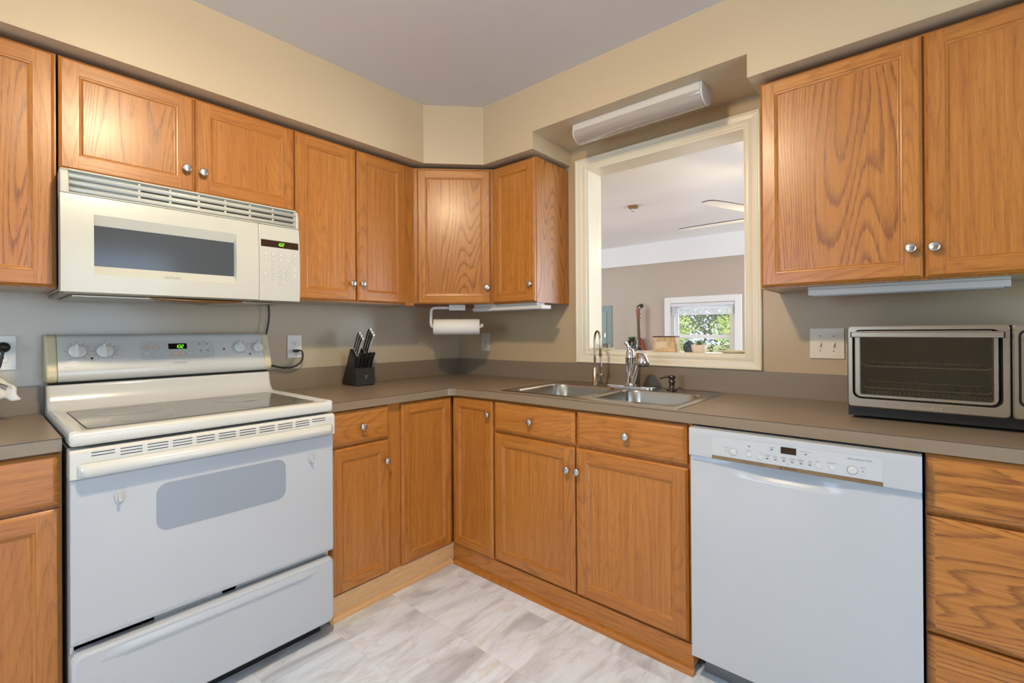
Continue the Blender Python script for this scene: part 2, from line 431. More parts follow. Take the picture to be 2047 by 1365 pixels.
w.box((-3.2, .13, -.06), (-3.08, .6, ZC)).box((-3.2, 2.2, -.06), (-3.08, 4.42, ZC)).box((-3.2, .6, -.06), (-3.08, 2.2, .75)).box((-3.2, .6, 2.3), (-3.08, 2.2, ZC))
struct('wall_left', w, PAINTF)
# far wall of the next room with window opening
FY = 4.3; WX0, WX1, WZ0, WZ1 = -.20, .665, .80, 1.585
w = M()
w.box((-3.2, FY, -.06), (WX0, FY + .14, ZC)).box((WX1, FY, -.06), (4.3, FY + .14, ZC)).box((WX0, FY, -.06), (WX1, FY + .14, WZ0)).box((WX0, FY, WZ1), (WX1, FY + .14, ZC))
struct('wall_far', w, PAINTF)
# white upper band: boxed beam along the far wall
struct('trim_2', M().add([(-3.08, FY - .001, 2.19), (4.18, FY - .001, 2.16), (4.18, FY - .06, 2.16), (-3.08, FY - .06, 2.19), (-3.08, FY - .001, ZC), (4.18, FY - .001, ZC), (4.18, FY - .06, ZC), (-3.08, FY - .06, ZC)],
       [(0, 1, 2, 3), (4, 5, 6, 7), (0, 1, 5, 4), (1, 2, 6, 5), (2, 3, 7, 6), (3, 0, 4, 7)]), CEILW)
# far window: casing, vinyl frame, sashes, panes
c = M(); frame_rect(c, WX0 - .085, WX1 + .085, WZ0 - .085, WZ1 + .085, .085, FY - .022, FY - .001, 'y')
wc = struct('trim_3', c, WTRIM, bevel=.004)
def child(mb, name, m, parent, bevel=0, label=None):
    # mb in world coordinates, parent a world mesh object
    me_o = mb.build(name, m, None, None, bevel, F=FB); mw = me_o.matrix_world.copy()
    bpy.context.view_layer.update()
    me_o.parent = parent; me_o.matrix_parent_inverse = parent.matrix_world.inverted(); me_o.matrix_world = mw
    if label: me_o['label'] = label
    return me_o
f = M(); frame_rect(f, WX0, WX1, WZ0, WZ1, .035, FY + .02, FY + .11, 'y')
win = struct('window_1', f, WTRIM, bevel=.003)
MR = 1.115
up_ = M(); frame_rect(up_, WX0 + .035, WX1 - .035, MR - .02, WZ1 - .035, .045, FY + .07, FY + .10, 'y'); child(up_, 'upper_sash', WTRIM, win, .003)
lo_ = M(); frame_rect(lo_, WX0 + .035, WX1 - .035, WZ0 + .035, MR + .022, .045, FY + .035, FY + .065, 'y'); child(lo_, 'lower_sash', WTRIM, win, .003)
child(M().box((WX0 + .08, FY + .083, MR + .02), (WX1 - .08, FY + .087, WZ1 - .08)), 'window_pane', GLASS, win)
child(M().box((WX0 + .08, FY + .048, WZ0 + .08), (WX1 - .08, FY + .052, MR - .02)), 'window_pane', GLASS, win)
for lx in (.09, .38): child(M().box((lx, FY + .03, MR + .022), (lx + .05, FY + .06, MR + .034)), 'sash_lock', WTRIM, win, .003)
# pass-through casing: colonial profile, mitred, on the kitchen side and on the far side; jamb liner with sill
CX0, CX1, CZ0, CZ1 = .996, 1.952, 1.027, 2.172
def casing(y0, sgn, x0, x1, z0, z1, wx, wz0, wz1):
    prof = [(0, 0), (0, .016), (.06, .019), (.12, .019), (.2, .014), (.34, .0135), (.52, .0125), (.62, .008), (.72, .0095), (.86, .0105), (.93, .0095), (1, .005), (1, 0)]
    loops = []
    for k in range(len(prof)):
        q, dep = prof[k]; y = y0 + sgn * dep
        a = wx * q; b0 = wz0 * q; b1 = wz1 * q
        loops.append([(x0 + a, y, z0 + b0), (x1 - a, y, z0 + b0), (x1 - a, y, z1 - b1), (x0 + a, y, z1 - b1)])
    return M().loft(loops)
tr = struct('trim_1', casing(-.0005, -1, CX0, CX1, CZ0, CZ1, OX0 - CX0 + .004, OZ0 - CZ0 + .004, CZ1 - OZ1 + .004), TRIM)
struct('trim_4', casing(.1305, 1, CX0, CX1, CZ0, CZ1, OX0 - CX0 + .004, OZ0 - CZ0 + .004, CZ1 - OZ1 + .004), TRIM)
j = M(); e = .0135
TL = .014
j.box((OX0, -.006, OZ0), (OX0 + TL, .136, OZ1)).box((OX1 - TL, -.006, OZ0), (OX1, .136, OZ1)).box((OX0 + TL, -.006, OZ1 - TL), (OX1 - TL, .136, OZ1)).box((OX0 + TL, -.006, OZ0), (OX1 - TL, .136, OZ0 + .012))
struct('trim_5', j, TRIM, bevel=.0015)
SILL = OZ0 + .012
# soffit over the cabinets, with a diagonal corner and the recess above the pass-through
SA, SB, ZS, ZR = .37, -.356, 2.155, 2.245
SX0, SX1 = .958, 1.985
s = M()
poly = [(0, YF), (SA, YF), (SA, -.6), (.602, SB), (SX0, SB), (SX0, 0), (0, 0)]
s.prism(poly, 2, ZS, ZC)
s.prism([(SX0, SB), (SX1, SB), (SX1, 0), (SX0, 0)], 2, ZR, ZC)
s.prism([(SX1, SB), (XR, SB), (XR, 0), (SX1, 0)], 2, ZS, ZC)
so = struct('wall_soffit', s, PAINT)
so['label'] = 'painted soffit above the oak cabinets with a recess over the pass-through'

# ------------------------------------------------------------------ cabinet parts
def board_rings(mb, x0, x1, z0, z1, yf, sw, th=.0195, edge=.008):
    """door frame with butt-jointed stiles and rails"""
    def rc(i, y): return [(x0 + i, y, z0 + i), (x1 - i, y, z0 + i), (x1 - i, y, z1 - i), (x0 + i, y, z1 - i)]
    def strips(A, B, fac=None):
        for k in range(4):
            a, b = k, (k + 1) % 4
            mb.add([A[a], A[b], B[b], B[a]], [(0, 1, 2, 3)], 0, grain=0 if k % 2 == 0 else 2)
    L = [rc(0, yf + th), rc(0, yf + .0075), rc(.003, yf + .005), rc(edge, yf)]
    for a, b in zip(L, L[1:]): strips(a, b)
    i0, i1 = edge, sw
    X0, X1, Z0, Z1 = x0 + i0, x1 - i0, z0 + i0, z1 - i0; a0, a1, b0, b1 = x0 + i1, x1 - i1, z0 + i1, z1 - i1
    g = 2
    mb.add([(X0, yf, Z0), (a0, yf, Z0), (a0, yf, b0), (a0, yf, b1), (a0, yf, Z1), (X0, yf, Z1)], [(0, 1, 2, 3, 4, 5)], 0, grain=2)
    mb.add([(a1, yf, Z0), (X1, yf, Z0), (X1, yf, Z1), (a1, yf, Z1), (a1, yf, b1), (a1, yf, b0)], [(0, 1, 2, 3, 4, 5)], 0, grain=2)
    mb.add([(a0, yf, Z0), (a1, yf, Z0), (a1, yf, b0), (a0, yf, b0)], [(0, 1, 2, 3)], 0, grain=0)
    mb.add([(a0, yf, b1), (a1, yf, b1), (a1, yf, Z1), (a0, yf, Z1)], [(0, 1, 2, 3)], 0, grain=0)
    L = [rc(i1, yf), rc(i1 + .0015, yf + .0022), rc(i1 + .006, yf + .003), rc(i1 + .0105, yf + .0075), rc(i1 + .012, yf + .0078)]
    for a, b in zip(L, L[1:]): strips(a, b)
    mb.add(rc(0, yf + th), [(3, 2, 1, 0)], 0, grain=2)
def knob_mesh():
    mb = M()
    mb.lathe([(.0075, 0), (.0068, .003), (.0052, .008), (.0056, .013), (.0095, .0165), (.0138, .0185), (.0152, .0205), (.0153, .0225), (.0138, .0246), (.0105, .0262), (.0085, .0262), (.0055, .0272), (0, .0276)], (0, 0, 0), 1, 28, sign=-1)
    o = mb.build('knob', NICKEL); me = o.data; bpy.data.objects.remove(o); return me
KNOB = knob_mesh()
def knob(t, parent, x, y, z):
    o = bpy.data.objects.new('knob', KNOB); COL.objects.link(o); o.parent = parent; o.location = Vector((x, y, z)) - t.base
    o.rotation_euler = (0, random.uniform(0, 3), 0)
    o['label'] = 'satin nickel knob'
def door(t, x0, x1, z0, z1, yf, kn=None, pm=OAK_P, sw=.05, fm=OAK_M):
    mb = M(); board_rings(mb, x0, x1, z0, z1, yf, sw)
    d = mb.build('door', fm, t, weld=False)
    i = sw + .0118; xc = (x0 + x1) / 2; oy = random.uniform(0, 9)
    a0, a1, b0, b1 = x0 + i, x1 - i, z0 + i, z1 - i; yp = yf + .0079
    p = M(); V = [(a0, yp, b0), (a1, yp, b0), (a1, yp, b1), (a0, yp, b1)]
    p.add(V, [(0, 1, 2, 3)], uvs=[[(v[0] - xc + 3, v[2] + oy) for v in V]])
    V2 = [(v[0], yp + .005, v[2]) for v in V]; p.add(V + V2, [(0, 4, 5, 1), (1, 5, 6, 2), (2, 6, 7, 3), (3, 7, 4, 0), (7, 6, 5, 4)], grain=2)
    p.build('door_panel', pm, t, d)
    if kn: knob(t, d, kn[0], yf, kn[1])
    return d
def drawer(t, x0, x1, z0, z1, yf, kn=True, m=OAK_M, name='drawer'):
    mb = M()
    def rc(i, y): return [(x0 + i, y, z0 + i), (x1 - i, y, z0 + i), (x1 - i, y, z1 - i), (x0 + i, y, z1 - i)]
    L = [rc(0, yf + .0195), rc(0, yf + .008), rc(.004, yf + .005), rc(.014, yf + .0004), rc(.016, yf)]
    mb.loft(L, grain=0, cap0=True, cap1=True)
    d = mb.build(name, m, t)
    if kn: knob(t, d, (x0 + x1) / 2, yf, (z0 + z1) / 2)
    return d
def carcass(t, x0, x1, z0, z1, D, side=.016, m=OAK_M, bottom=None, name='body', top=True, endm=None):
    mb = M(); D0 = -D
    mb.box((x0, D0, z0), (x0 + side, -.0015, z1), 0, 2).box((x1 - side, D0, z0), (x1, -.0015, z1), 0, 2)
    mb.box((x0 + side, D0, z0), (x1 - side, D0 + .018, z1), 0, 2)       # face frame
    mb.box((x0 + side, -.008, z0 + .012), (x1 - side, -.0015, z1), 0, 2)
    if top: mb.box((x0 + side, D0 + .018, z1 - .014), (x1 - side, -.008, z1), 0, 0)
    b = mb.build(name, m, t, weld=False)
    zz = z0 + .0012
    M().box((x0 + side, D0 + .018, zz), (x1 - side, -.008, zz + .012)).build('bottom_panel', bottom or MELA, t)
    return b
MELA = mat('pale_melamine', srgb(188, 176, 156), .35)

# ---- upper cabinets, stove wall (frame FA: x = world y, y = -world x)
DU = .305; YD = -.325; ZB, ZT = 1.362, 2.130
GU = 'oak wall cabinets'; GB = 'oak base cabinets'
t = T('wall_cabinet', 'tall oak wall cabinet left of the microwave, cut by the photo edge', 'cabinet', FA, (-2.47, 0, 1.357), GU)
carcass(t, -2.85, -2.083, 1.357, 2.136, DU)
door(t, -2.468, -2.088, ZB, ZT, YD, (-2.44, 1.45), OAK_C); door(t, -2.845, -2.474, ZB, ZT, YD, (-2.50, 1.45), OAK_C)
t = T('wall_cabinet', 'short oak wall cabinet with two doors right above the microwave', 'cabinet', FA, (-1.69, 0, 1.75), GU)
carcass(t, -2.077, -1.302, 1.75, 2.136, DU)
door(t, -2.078, -1.6955, 1.757, ZT, YD, (-1.7225, 1.8426), OAK_C); door(t, -1.689, -1.3045, 1.757, ZT, YD, (-1.6674, 1.8392), OAK_P)
t = T('wall_cabinet', 'tall two-door oak wall cabinet right of the microwave', 'cabinet', FA, (-.99, 0, 1.355), GU)
carcass(t, -1.300, -.625, 1.355, 2.136, DU)
door(t, -1.298, -.9935, 1.362, ZT, YD, (-1.0215, 1.449), OAK_P); door(t, -.9865, -.690, 1.362, ZT, YD, (-.966, 1.452), OAK_P)
M().box((-.686, -.312, 1.352), (-.626, -DU - .0005, 2.132), 0, 2).build('filler_strip', OAK_M, t, bevel=.002)
# diagonal corner cabinet
t = T('wall_cabinet', 'single-door diagonal oak wall cabinet filling the upper corner', 'cabinet', FD, (0, -.33, 1.358), GU)
def todiag(p): q = FD.inverted() @ Vector((p[0], p[1], 0)); return (q.x, q.y)
pts = [todiag(p) for p in ((.0015, -.0015), (.0015, -.6235), (.302, -.6235), (.6235, -.302), (.6235, -.0015))]
mb = M(); mb.prism(pts, 2, 1.368, 2.136, 0, grain=2); mb.build('body', OAK_M, t)
door(t, -.203, .2125, 1.365, 2.128, -.670, (.19, 1.4555), OAK_C, .045)
# small cabinet beside the pass-through
t = T('wall_cabinet', 'narrow single-door oak wall cabinet beside the pass-through with its side panel showing', 'cabinet', FB, (.78, 0, 1.357), GU)
carcass(t, .627, .9405, 1.360, 2.134, DU)
door(t, .640, .9385, 1.366, 2.128, YD, (.9177, 1.4564), OAK_P)
V = [(.9412, -.3035, 1.36), (.9412, -.002, 1.36), (.9412, -.002, 2.134), (.9412, -.3035, 2.134)]
M().add(V, [(0, 1, 2, 3)], uvs=[[(v[1] + 3.15, v[2] + 4) for v in V]]).add([(.9405, *v[1:]) for v in V] + V, [(3, 2, 1, 0), (0, 1, 5, 4), (1, 2, 6, 5), (2, 3, 7, 6), (3, 0, 4, 7)], grain=2).build('side_panel', OAK_C, t)
# right cabinet
t = T('wall_cabinet', 'wide two-door oak wall cabinet right of the pass-through above the toaster oven', 'cabinet', FB, (2.48, 0, 1.357), GU)
carcass(t, 2.019, 2.945, 1.360, 2.134, DU)
door(t, 2.0215, 2.4785, 1.366, 2.128, YD, (2.4488, 1.4592), OAK_C, .047); door(t, 2.4845, 2.943, 1.366, 2.128, YD, (2.5036, 1.4572), OAK_P, .047)

# ---- base cabinets
DB = .605; YB = -.625
PB = .8755
t = T('base_cabinet', 'oak base cabinet left of the stove with one drawer over a door', 'cabinet', FA, (-2.4, 0, 0), GB)
carcass(t, -2.72, -2.100, .02, PB, DB, top=False)
drawer(t, -2.50, -2.104, .722, .868, YB, False); door(t, -2.50, -2.104, .104, .712, YB, None, OAK_P)
drawer(t, -2.715, -2.506, .722, .868, YB, False); door(t, -2.715, -2.506, .104, .712, YB, None, OAK_P)
t = T('base_cabinet', 'oak base cabinet right of the stove with drawer, door and tall corner door', 'cabinet', FA, (-1.0, 0, 0), GB)
carcass(t, -1.305, -.6075, .02, PB, DB, top=False)
drawer(t, -1.297, -1.008, .722, .868, YB); door(t, -1.297, -1.0085, .104, .712, YB, (-1.0308, .6206), OAK_P)
door(t, -.940, -.6285, .103, .866, YB, None, OAK_P, .045)
M().box((-1.305, -.6165, .006), (-.6105, -.6055, .1), 0, 0).build('plinth', OAK_L, t, bevel=.001)
q = [(-.6166, .0)] + [(-.6166 - .017 * cos(radians(a)), .019 * sin(radians(a))) for a in (0, 30, 60, 90)]
M().prism([(y, z + .0005) for y, z in q], 0, -1.305, -.6285, 0, grain=0).build('quarter_round', OAK_L, t)
t = T('base_cabinet', 'oak sink base cabinet with corner door, two drawer fronts and two doors', 'cabinet', FB, (1.24, 0, 0), GB)
carcass(t, .6075, 1.8625, .02, .8765, DB, top=False)
door(t, .6265, .909, .103, .868, YB, (.8897, .8034), OAK_P, .045)
drawer(t, .9215, 1.3805, .730, .870, YB); drawer(t, 1.3900, 1.8480, .732, .873, YB)
door(t, .9215, 1.3785, .110, .7175, YB, (1.3497, .6247), OAK_P, .052); door(t, 1.3845, 1.8500, .110, .7175, YB, (1.3992, .6259), OAK_P, .052)
M().box((.6170, -.6135, .006), (1.8635, -.6055, .1), 0, 0).build('plinth', OAK_M, t, bevel=.001)
q = [(-.6136, .0)] + [(-.6136 - .019 * cos(radians(a)), .022 * sin(radians(a))) for a in (0, 30, 60, 90)]
M().prism([(y, z + .0005) for y, z in q], 0, .636, 1.868, 0, grain=0).build('quarter_round', OAK_M, t)
t = T('base_cabinet', 'oak drawer bank right of the dishwasher, three wide drawer fronts', 'cabinet', FB, (2.7, 0, 0), GB)
carcass(t, 2.4765, 2.99, .02, .882, DB, top=False)
for a, b in ((.7265, .878), (.4125, .7150), (.104, .4035)): drawer(t, 2.4785, 2.985, a, b, YB - .004, False, OAK_C)
M().box((2.4765, -.6135, .006), (2.99, -.6055, .1), 0, 0).build('plinth', OAK_M, t)

# ---- countertops
def cells(mb, xs, ys, skip, z0, z1):
    on = lambda i, j: 0 <= i < len(xs) - 1 and 0 <= j < len(ys) - 1 and (i, j) not in skip
    for i in range(len(xs) - 1):
        for j in range(len(ys) - 1):
            if not on(i, j): continue
            a, b, c, d = xs[i], xs[i + 1], ys[j], ys[j + 1]
            mb.add([(a, c, z1), (b, c, z1), (b, d, z1), (a, d, z1)], [(0, 1, 2, 3)]); mb.add([(a, c, z0), (b, c, z0), (b, d, z0), (a, d, z0)], [(3, 2, 1, 0)])
            for di, dj, e in ((-1, 0, ((a, d), (a, c))), (1, 0, ((b, c), (b, d))), (0, -1, ((a, c), (b, c))), (0, 1, ((b, d), (a, d)))):
                if not on(i + di, j + dj):
                    (p, q), (r, s_) = e; mb.add([(p, q, z0), (r, s_, z0), (r, s_, z1), (p, q, z1)], [(0, 1, 2, 3)])
ZK0, ZK = .8765, .914
t = T('countertop', 'L-shaped taupe laminate countertop around the corner with backsplash lip', 'countertop', FB, (1.2, -.3, ZK0))
mb = M()
xs = [.0015, .635, .972, 1.783, 3.0]; ys = [-1.322, -.635, -.580, -.070, -.0015]
sk = {(1, 0), (2, 0), (3, 0), (2, 2)}
cells(mb, xs, ys, sk, ZK0, ZK)
r = .042; ar = [(.635 + r - r * sin(radians(a)), -.635 - r + r * cos(radians(a))) for a in (90, 72, 54, 36, 18, 0)]
mb.prism([(.635, -.635)] + ar, 2, ZK0, ZK)
def lift(mb):     # the sink-wall run sits slightly higher than the stove-wall run
    for v in mb.v: v.z += .006 * max(0., min(1., (v.x - .66) / .3))
    return mb
lift(mb).build('worktop', LAM, t)
bs = M(); bs.box((.0015, -1.322, ZK), (.0185, -.0015, 1.018)).box((.0185, -.0185, ZK), (.66, -.0015, 1.018)).box((.66, -.0185, ZK), (.96, -.0015, 1.018)).box((.96, -.0185, ZK), (3.0, -.0015, 1.018))
lift(bs).build('backsplash', LAM, t)
sm = M()
pth = [(.635, -1.322), (.635, -.635 - r)] + ar[1:-1] + [(.635 + r, -.635), (.955, -.635), (3.0, -.635)]
lo, hi = [], []
for k, (x, y) in enumerate(pth):
    d = (Vector(pth[min(k + 1, len(pth) - 1)]) - Vector(pth[max(k - 1, 0)])).normalized(); n_ = Vector((d.y, -d.x)) * .0007
    lo.append((x + n_.x, y + n_.y, ZK - .0026)); hi.append((x + n_.x, y + n_.y, ZK - .0009))
sm.loft([lo, hi], closed=False); lift(sm).build('edge_seam', SEAM, t)
t = T('countertop', 'short piece of taupe laminate countertop left of the stove', 'countertop', FB, (.3, -2.4, ZK0))
M().box((.0015, -2.9, ZK0), (.635, -2.102, ZK)).build('worktop', LAM, t)
M().box((.0015, -2.9, ZK), (.0185, -2.102, 1.016)).build('backsplash', LAM, t, bevel=.0008)
M().add([(.6357, -2.9, ZK - .0026), (.6357, -2.102, ZK - .0026), (.6357, -2.102, ZK - .0009), (.6357, -2.9, ZK - .0009)], [(0, 1, 2, 3)]).build('edge_seam', SEAM, t)

# ------------------------------------------------------------------ stove
t = T('stove', 'white electric range with smooth glass top and rear control panel', 'stove', FA, (-1.71, -.35, 0))
X0, X1 = -2.0945, -1.3265
M().box((X0 + .004, -.665, .075), (X1 - .004, -.03, .878)).build('body', WHITE, t, bevel=.003)
M().box((X0 + .03, -.60, 0), (X1 - .03, -.06, .075)).build('base', BLACK, t)
# cooktop slab: rounded front lip, coved up into the riser at the back
mb = M()
prof = [(-.05, .893), (-.695, .893)] + [(-.695 - .011 * sin(radians(a)), .904 - .011 * cos(radians(a))) for a in (30, 60, 90)] + [(-.706, .918)] + [(-.694 - .012 * cos(radians(a)), .920 + .012 * sin(radians(a))) for a in (15, 45, 75)] + [(-.676, .9335), (-.66, .9305), (-.20, .9305), (-.175, .932), (-.150, .938), (-.130, .949), (-.118, .966), (-.110, .99), (-.104, 1.021), (-.05, 1.021)]
mb.prism(prof, 0, X0 + .001, X1 - .001)
ck = smooth(mb.build('cooktop', WHITE, t, bevel=.009, seg=3, angle=50))
for s_, a in ((1, X0 + .0), (-1, X1 - .0)):   # raised side rims
    pr = [(a, .912), (a, .930), (a + s_ * .004, .936), (a + s_ * .012, .938), (a + s_ * .022, .935), (a + s_ * .034, .9305), (a + s_ * .034, .912)]
    M().prism(pr, 1, -.70, -.12, smooth=False).build('side_rim', WHITE, t, ck, bevel=.003)
GX0, GX1, GY0, GY1 = X0 + .046, X1 - .046, -.640, -.185
g = M(); pl = rrect(GX0, GX1, GY0, GY1, .012); g.prism(pl, 2, .9285, .9322)
gt = g.build('glass_top', GLASSY, t, bevel=.0008)
sg = M(); pl2 = rrect(GX0 - .003, GX1 + .003, GY0 - .003, GY1 + .003, .014); sg.prism(pl2, 2, .9285, .9310); sg.build('glass_seal', mat('dark_sealant', srgb(88, 82, 72), .6), t, gt)
def ring(x, y, r, w, m, name, z=.93245):
    mb = M(); n = 48
    a = [(x + r * cos(2 * pi * k / n), y + r * sin(2 * pi * k / n), z) for k in range(n)]; b = [(x + (r - w) * cos(2 * pi * k / n), y + (r - w) * sin(2 * pi * k / n), z) for k in range(n)]
    mb.loft([a, b]); return mb.build(name, m, t, gt)
def disc(x, y, r, m, name, z=.93235):
    n = 48; M().add([(x + r * cos(2 * pi * k / n), y + r * sin(2 * pi * k / n), z) for k in range(n)], [tuple(range(n))]).build(name, m, t, gt)
for bx, by, br in ((-1.90, -.335, .105), (-1.545, -.345, .092), (-1.90, -.535, .082), (-1.525, -.525, .105)):
    disc(bx, by, br, BURN, 'burner_zone'); ring(bx, by, br, .0025, RINGM, 'burner_ring'); ring(bx, by, br - .012, .0012, RINGM, 'burner_ring')
# control backguard, tilted face
bg = [(-.012, 1.030), (-.100, 1.030), (-.118, 1.037), (-.127, 1.052), (-.122, 1.075), (-.078, 1.190), (-.070, 1.200), (-.055, 1.204), (-.012, 1.204)]
smooth(M().prism(bg, 0, X0 + .030, X1 - .030, smooth=False).build('control_backguard', WHITE, t), 50)
for a, b in ((X0, X0 + .0299), (X1 - .0299, X1)):
    M().prism(bg, 0, a, b).build('end_cap', BEIGE, t, bevel=.006, seg=3, angle=25)
M().box((X0 + .01, -.098, 1.0215), (X1 - .01, -.03, 1.0295)).build('backguard_gap', DARKV, t)
# things on the tilted face: local helper placing on the plane from (y,z)=(-.122,1.075) to (-.078,1.190)
ta = atan2(.122 - .078, 1.190 - 1.075)         # tilt from vertical
def fz(z): return -.122 + (z - 1.075) * (.044 / .115)
TM = lambda x, z, out=0.0: Vector((x, fz(z) - out * cos(ta), z - out * sin(ta) * -0))
def tilted(mb, x, z):      # mb authored with face at y=0 facing -y around origin
    R = Matrix.Rotation(-ta, 4, 'X')
    R = Matrix.Rotation(-atan2(.044, .115), 4, 'X')
    mb.v = [R @ v + Vector((x, fz(z), z)) for v in mb.v]; return mb
def dial(x, z, r, name='burner_dial'):
    mb = M(); mb.lathe([(r, 0), (r, .004), (r * .94, .009), (r * .6, .011), (0, .011)], (0, 0, 0), 1, 32, sign=-1)
    o = tilted(mb, x, z).build(name, KNOBW, t)
    g = M(); g.loft([[(-.0045, -.009, -r * .95), (.0045, -.009, -r * .95), (.0045, -.009, r * .97), (-.0045, -.009, r * .97)], [(-.0032, -.022, -r * .9), (.0032, -.022, -r * .9), (.0022, -.022, r * .92), (-.0022, -.022, r * .92)]], cap0=True, cap1=True)
    g.v = [Matrix.Rotation(radians(-4), 4, 'Y') @ v for v in g.v]
    tilted(g, x, z).build('grip', KNOBW, t, o, bevel=.0015)
    rr = M(); n = 40; R1, R2 = r + .0015, r + .0005
    rr.loft([[(R1 * cos(2 * pi * k / n), -.0004, R1 * sin(2 * pi * k / n)) for k in range(n)], [(R2 * cos(2 * pi * k / n), -.0004, R2 * sin(2 * pi * k / n)) for k in range(n)]])
    for k in range(-5, 6):
        a = radians(90 + k * 29); c, s_ = cos(a) * (r + .0085), sin(a) * (r + .0085); h = .0016 if k % 2 else .0012
        rr.box((c - h * 1.3, -.0005, s_ - h * .8), (c + h * 1.3, -.0001, s_ + h * .8))
    tilted(rr, x, z).build('dial_marks', GREYP, t)
dial(-2.0096, 1.141, .0265); dial(-1.9312, 1.139, .0265); dial(-1.458, 1.1385, .0235); dial(-1.3785, 1.1365, .0235)
for x, z in ((-1.9704, 1.1139), (-1.5227, 1.1352), (-1.4168, 1.1088)):
    mb = M(); mb.lathe([(.0042, 0), (.0042, .001), (.003, .0022), (0, .0026)], (0, 0, 0), 1, 16, sign=-1); tilted(mb, x, z).build('indicator_light', REDL, t)
    mb = M(); mb.box((-.008, -.0004, -.0085), (.008, 0, -.0078)); tilted(mb, x, z).build('print_mark', GREYP, t)
def flat(pts, m, name, x, z, out=.0005, parent=None):
    mb = M(); mb.prism([(p[0], p[1]) for p in pts], 1, -out, .0002)
    return tilted(mb, x, z).build(name, m, t, parent)
pc = (-1.693, 1.136)
flat(rrect(-.1295, .1285, -.038, .038, .012), mat('overlay_outline', srgb(160, 162, 160), .4), 'overlay_outline', *pc, .0004)
ov = flat(rrect(-.1285, .1275, -.037, .037, .011), PANELG, 'control_overlay', *pc, .0007)
flat(rrect(-.033, .033, -.0125, .0125, .003), BLACKG, 'clock_display', -1.696, 1.1515, .0012)
# clock digits
def tdig(s, x, z, h, m, name):
    tmp = T.__new__(T); tmp.base = Vector((0, 0, 0)); 
    o = seg_digits(t, s, 0, 0, 0, h, m, None, name=name)
    R = Matrix.Rotation(-atan2(.044, .115), 4, 'X')
    for v in o.data.vertices: v.co = R @ (v.co + t.base) + Vector((x, fz(z), z)) + Vector((0, -.0014, 0)) - t.base
    return o
tdig('1:02', -1.705, 1.1445, .0135, GREEN, 'clock_digits')
bts = [(-1.8018, 1.1505, 1), (-1.771, 1.1496, 1), (-1.8019, 1.123, 0), (-1.7694, 1.1217, 0), (-1.735, 1.1205, 0), (-1.7056, 1.1198, 1), (-1.6815, 1.1190, 1), (-1.6527, 1.1188, 0), (-1.6155, 1.150, 2), (-1.5892, 1.1495, 2), (-1.6138, 1.1215, 2), (-1.5867, 1.1216, 2)]
for x, z, k in bts:
    a, b = (.0118, .0105) if k < 2 else (.010, .008)
    n = 24; el = [(a * cos(2 * pi * i / n), b * sin(2 * pi * i / n)) for i in range(n)]
    if k < 2: flat([(p[0] * 1.09, p[1] * 1.09) for p in el], GREYP, 'button_outline', x, z, .0010)
    flat(el, BTNR if k == 1 else BTN, 'button', x, z, .0013)
    if k == 2: mb = M(); mb.box((-.004, -.0016, .0075), (.004, -.001, .0105)); tilted(mb, x, z).build('button_led', BLACK, t)
def ttext(s, x, z, h, m=GREYP, width=None):
    o = text(t, s, 0, 0, 0, h, m, width)
    R = Matrix.Rotation(-atan2(.044, .115), 4, 'X')
    for v in o.data.vertices: v.co = R @ (v.co + t.base) + Vector((x, fz(z) - .0014, z)) - t.base
    return o
for (x, z, k), s in zip(bts, ('BAKE', 'BROIL', 'CLEAN', 'COOK\nTIME', 'OVEN\nLIGHT', '+', '-', 'CLOCK', 'TIMER', 'ON/OFF', 'START\nTIME', 'COOK\nTIME')):
    ttext(s, x, z, .0045 if s in '+-' else .0026, width=None if s in '+-' else .013)
ttext('OVEN', -1.787, 1.1665, .0028); ttext('TIMER', -1.60, 1.1665, .0028); ttext('CLEAR/OFF', -1.598, 1.1050, .0024)
for x in (-2.0096, -1.9312): ttext('OFF', x, 1.178, .0032)
for x in (-1.458, -1.3785): ttext('OFF', x, 1.172, .003)
ttext('FRONT', -2.04, 1.084, .003); ttext('REAR', -1.905, 1.186, .003); ttext('REAR', -1.492, 1.186, .003); ttext('FRONT', -1.358, 1.092, .003)
text(t, 'HOTPOINT', -1.695, -.1265, 1.0835, .0062, GREYP, .048, tilt=.37)
# oven door trim with vent slots and full width handle
VX0, VX1 = X0 + .0005, X1 + .0045
tp = [(-.655, .885), (-.700, .884), (-.7065, .878), (-.7085, .872), (-.7085, .8035), (-.700, .802), (-.655, .802)]
trim = M().prism(tp, 0, VX0, VX1).build('door_trim', WHITE, t, bevel=.003)
hp = [(-.707, .846), (-.722, .8445), (-.734, .838), (-.739, .829), (-.738, .818), (-.731, .810), (-.720, .807), (-.707, .808)]
h = M()
segx = [(VX0 + .016, .25), (VX0 + .022, .7), (VX0 + .034, 1)] + [(VX1 - .034, 1), (VX1 - .022, .7), (VX1 - .012, .25)]
h.loft([[(x, -.707 + (p[0] + .707) * k, .827 + (p[1] - .827) * (.8 + .2 * k)) for p in hp] for x, k in segx], smooth=True, cap0=True, cap1=True)
h.build('handle', WHITE, t, trim)
sl = M(); ng = 11; gx0, gx1 = -2.055, -1.357; gw = (gx1 - gx0) / ng
for g_ in range(ng):
    for r_ in range(3):
        if g_ in (0, ng - 1) and r_ == 2: continue
        z = .8725 - r_ * .0085
        a = gx0 + g_ * gw + .006; b = gx0 + (g_ + 1) * gw - .006
        sl.box((a, -.7091, z - .0011), (b, -.7060, z + .0011))
sl.build('vent_slots', BLACK, t, trim)
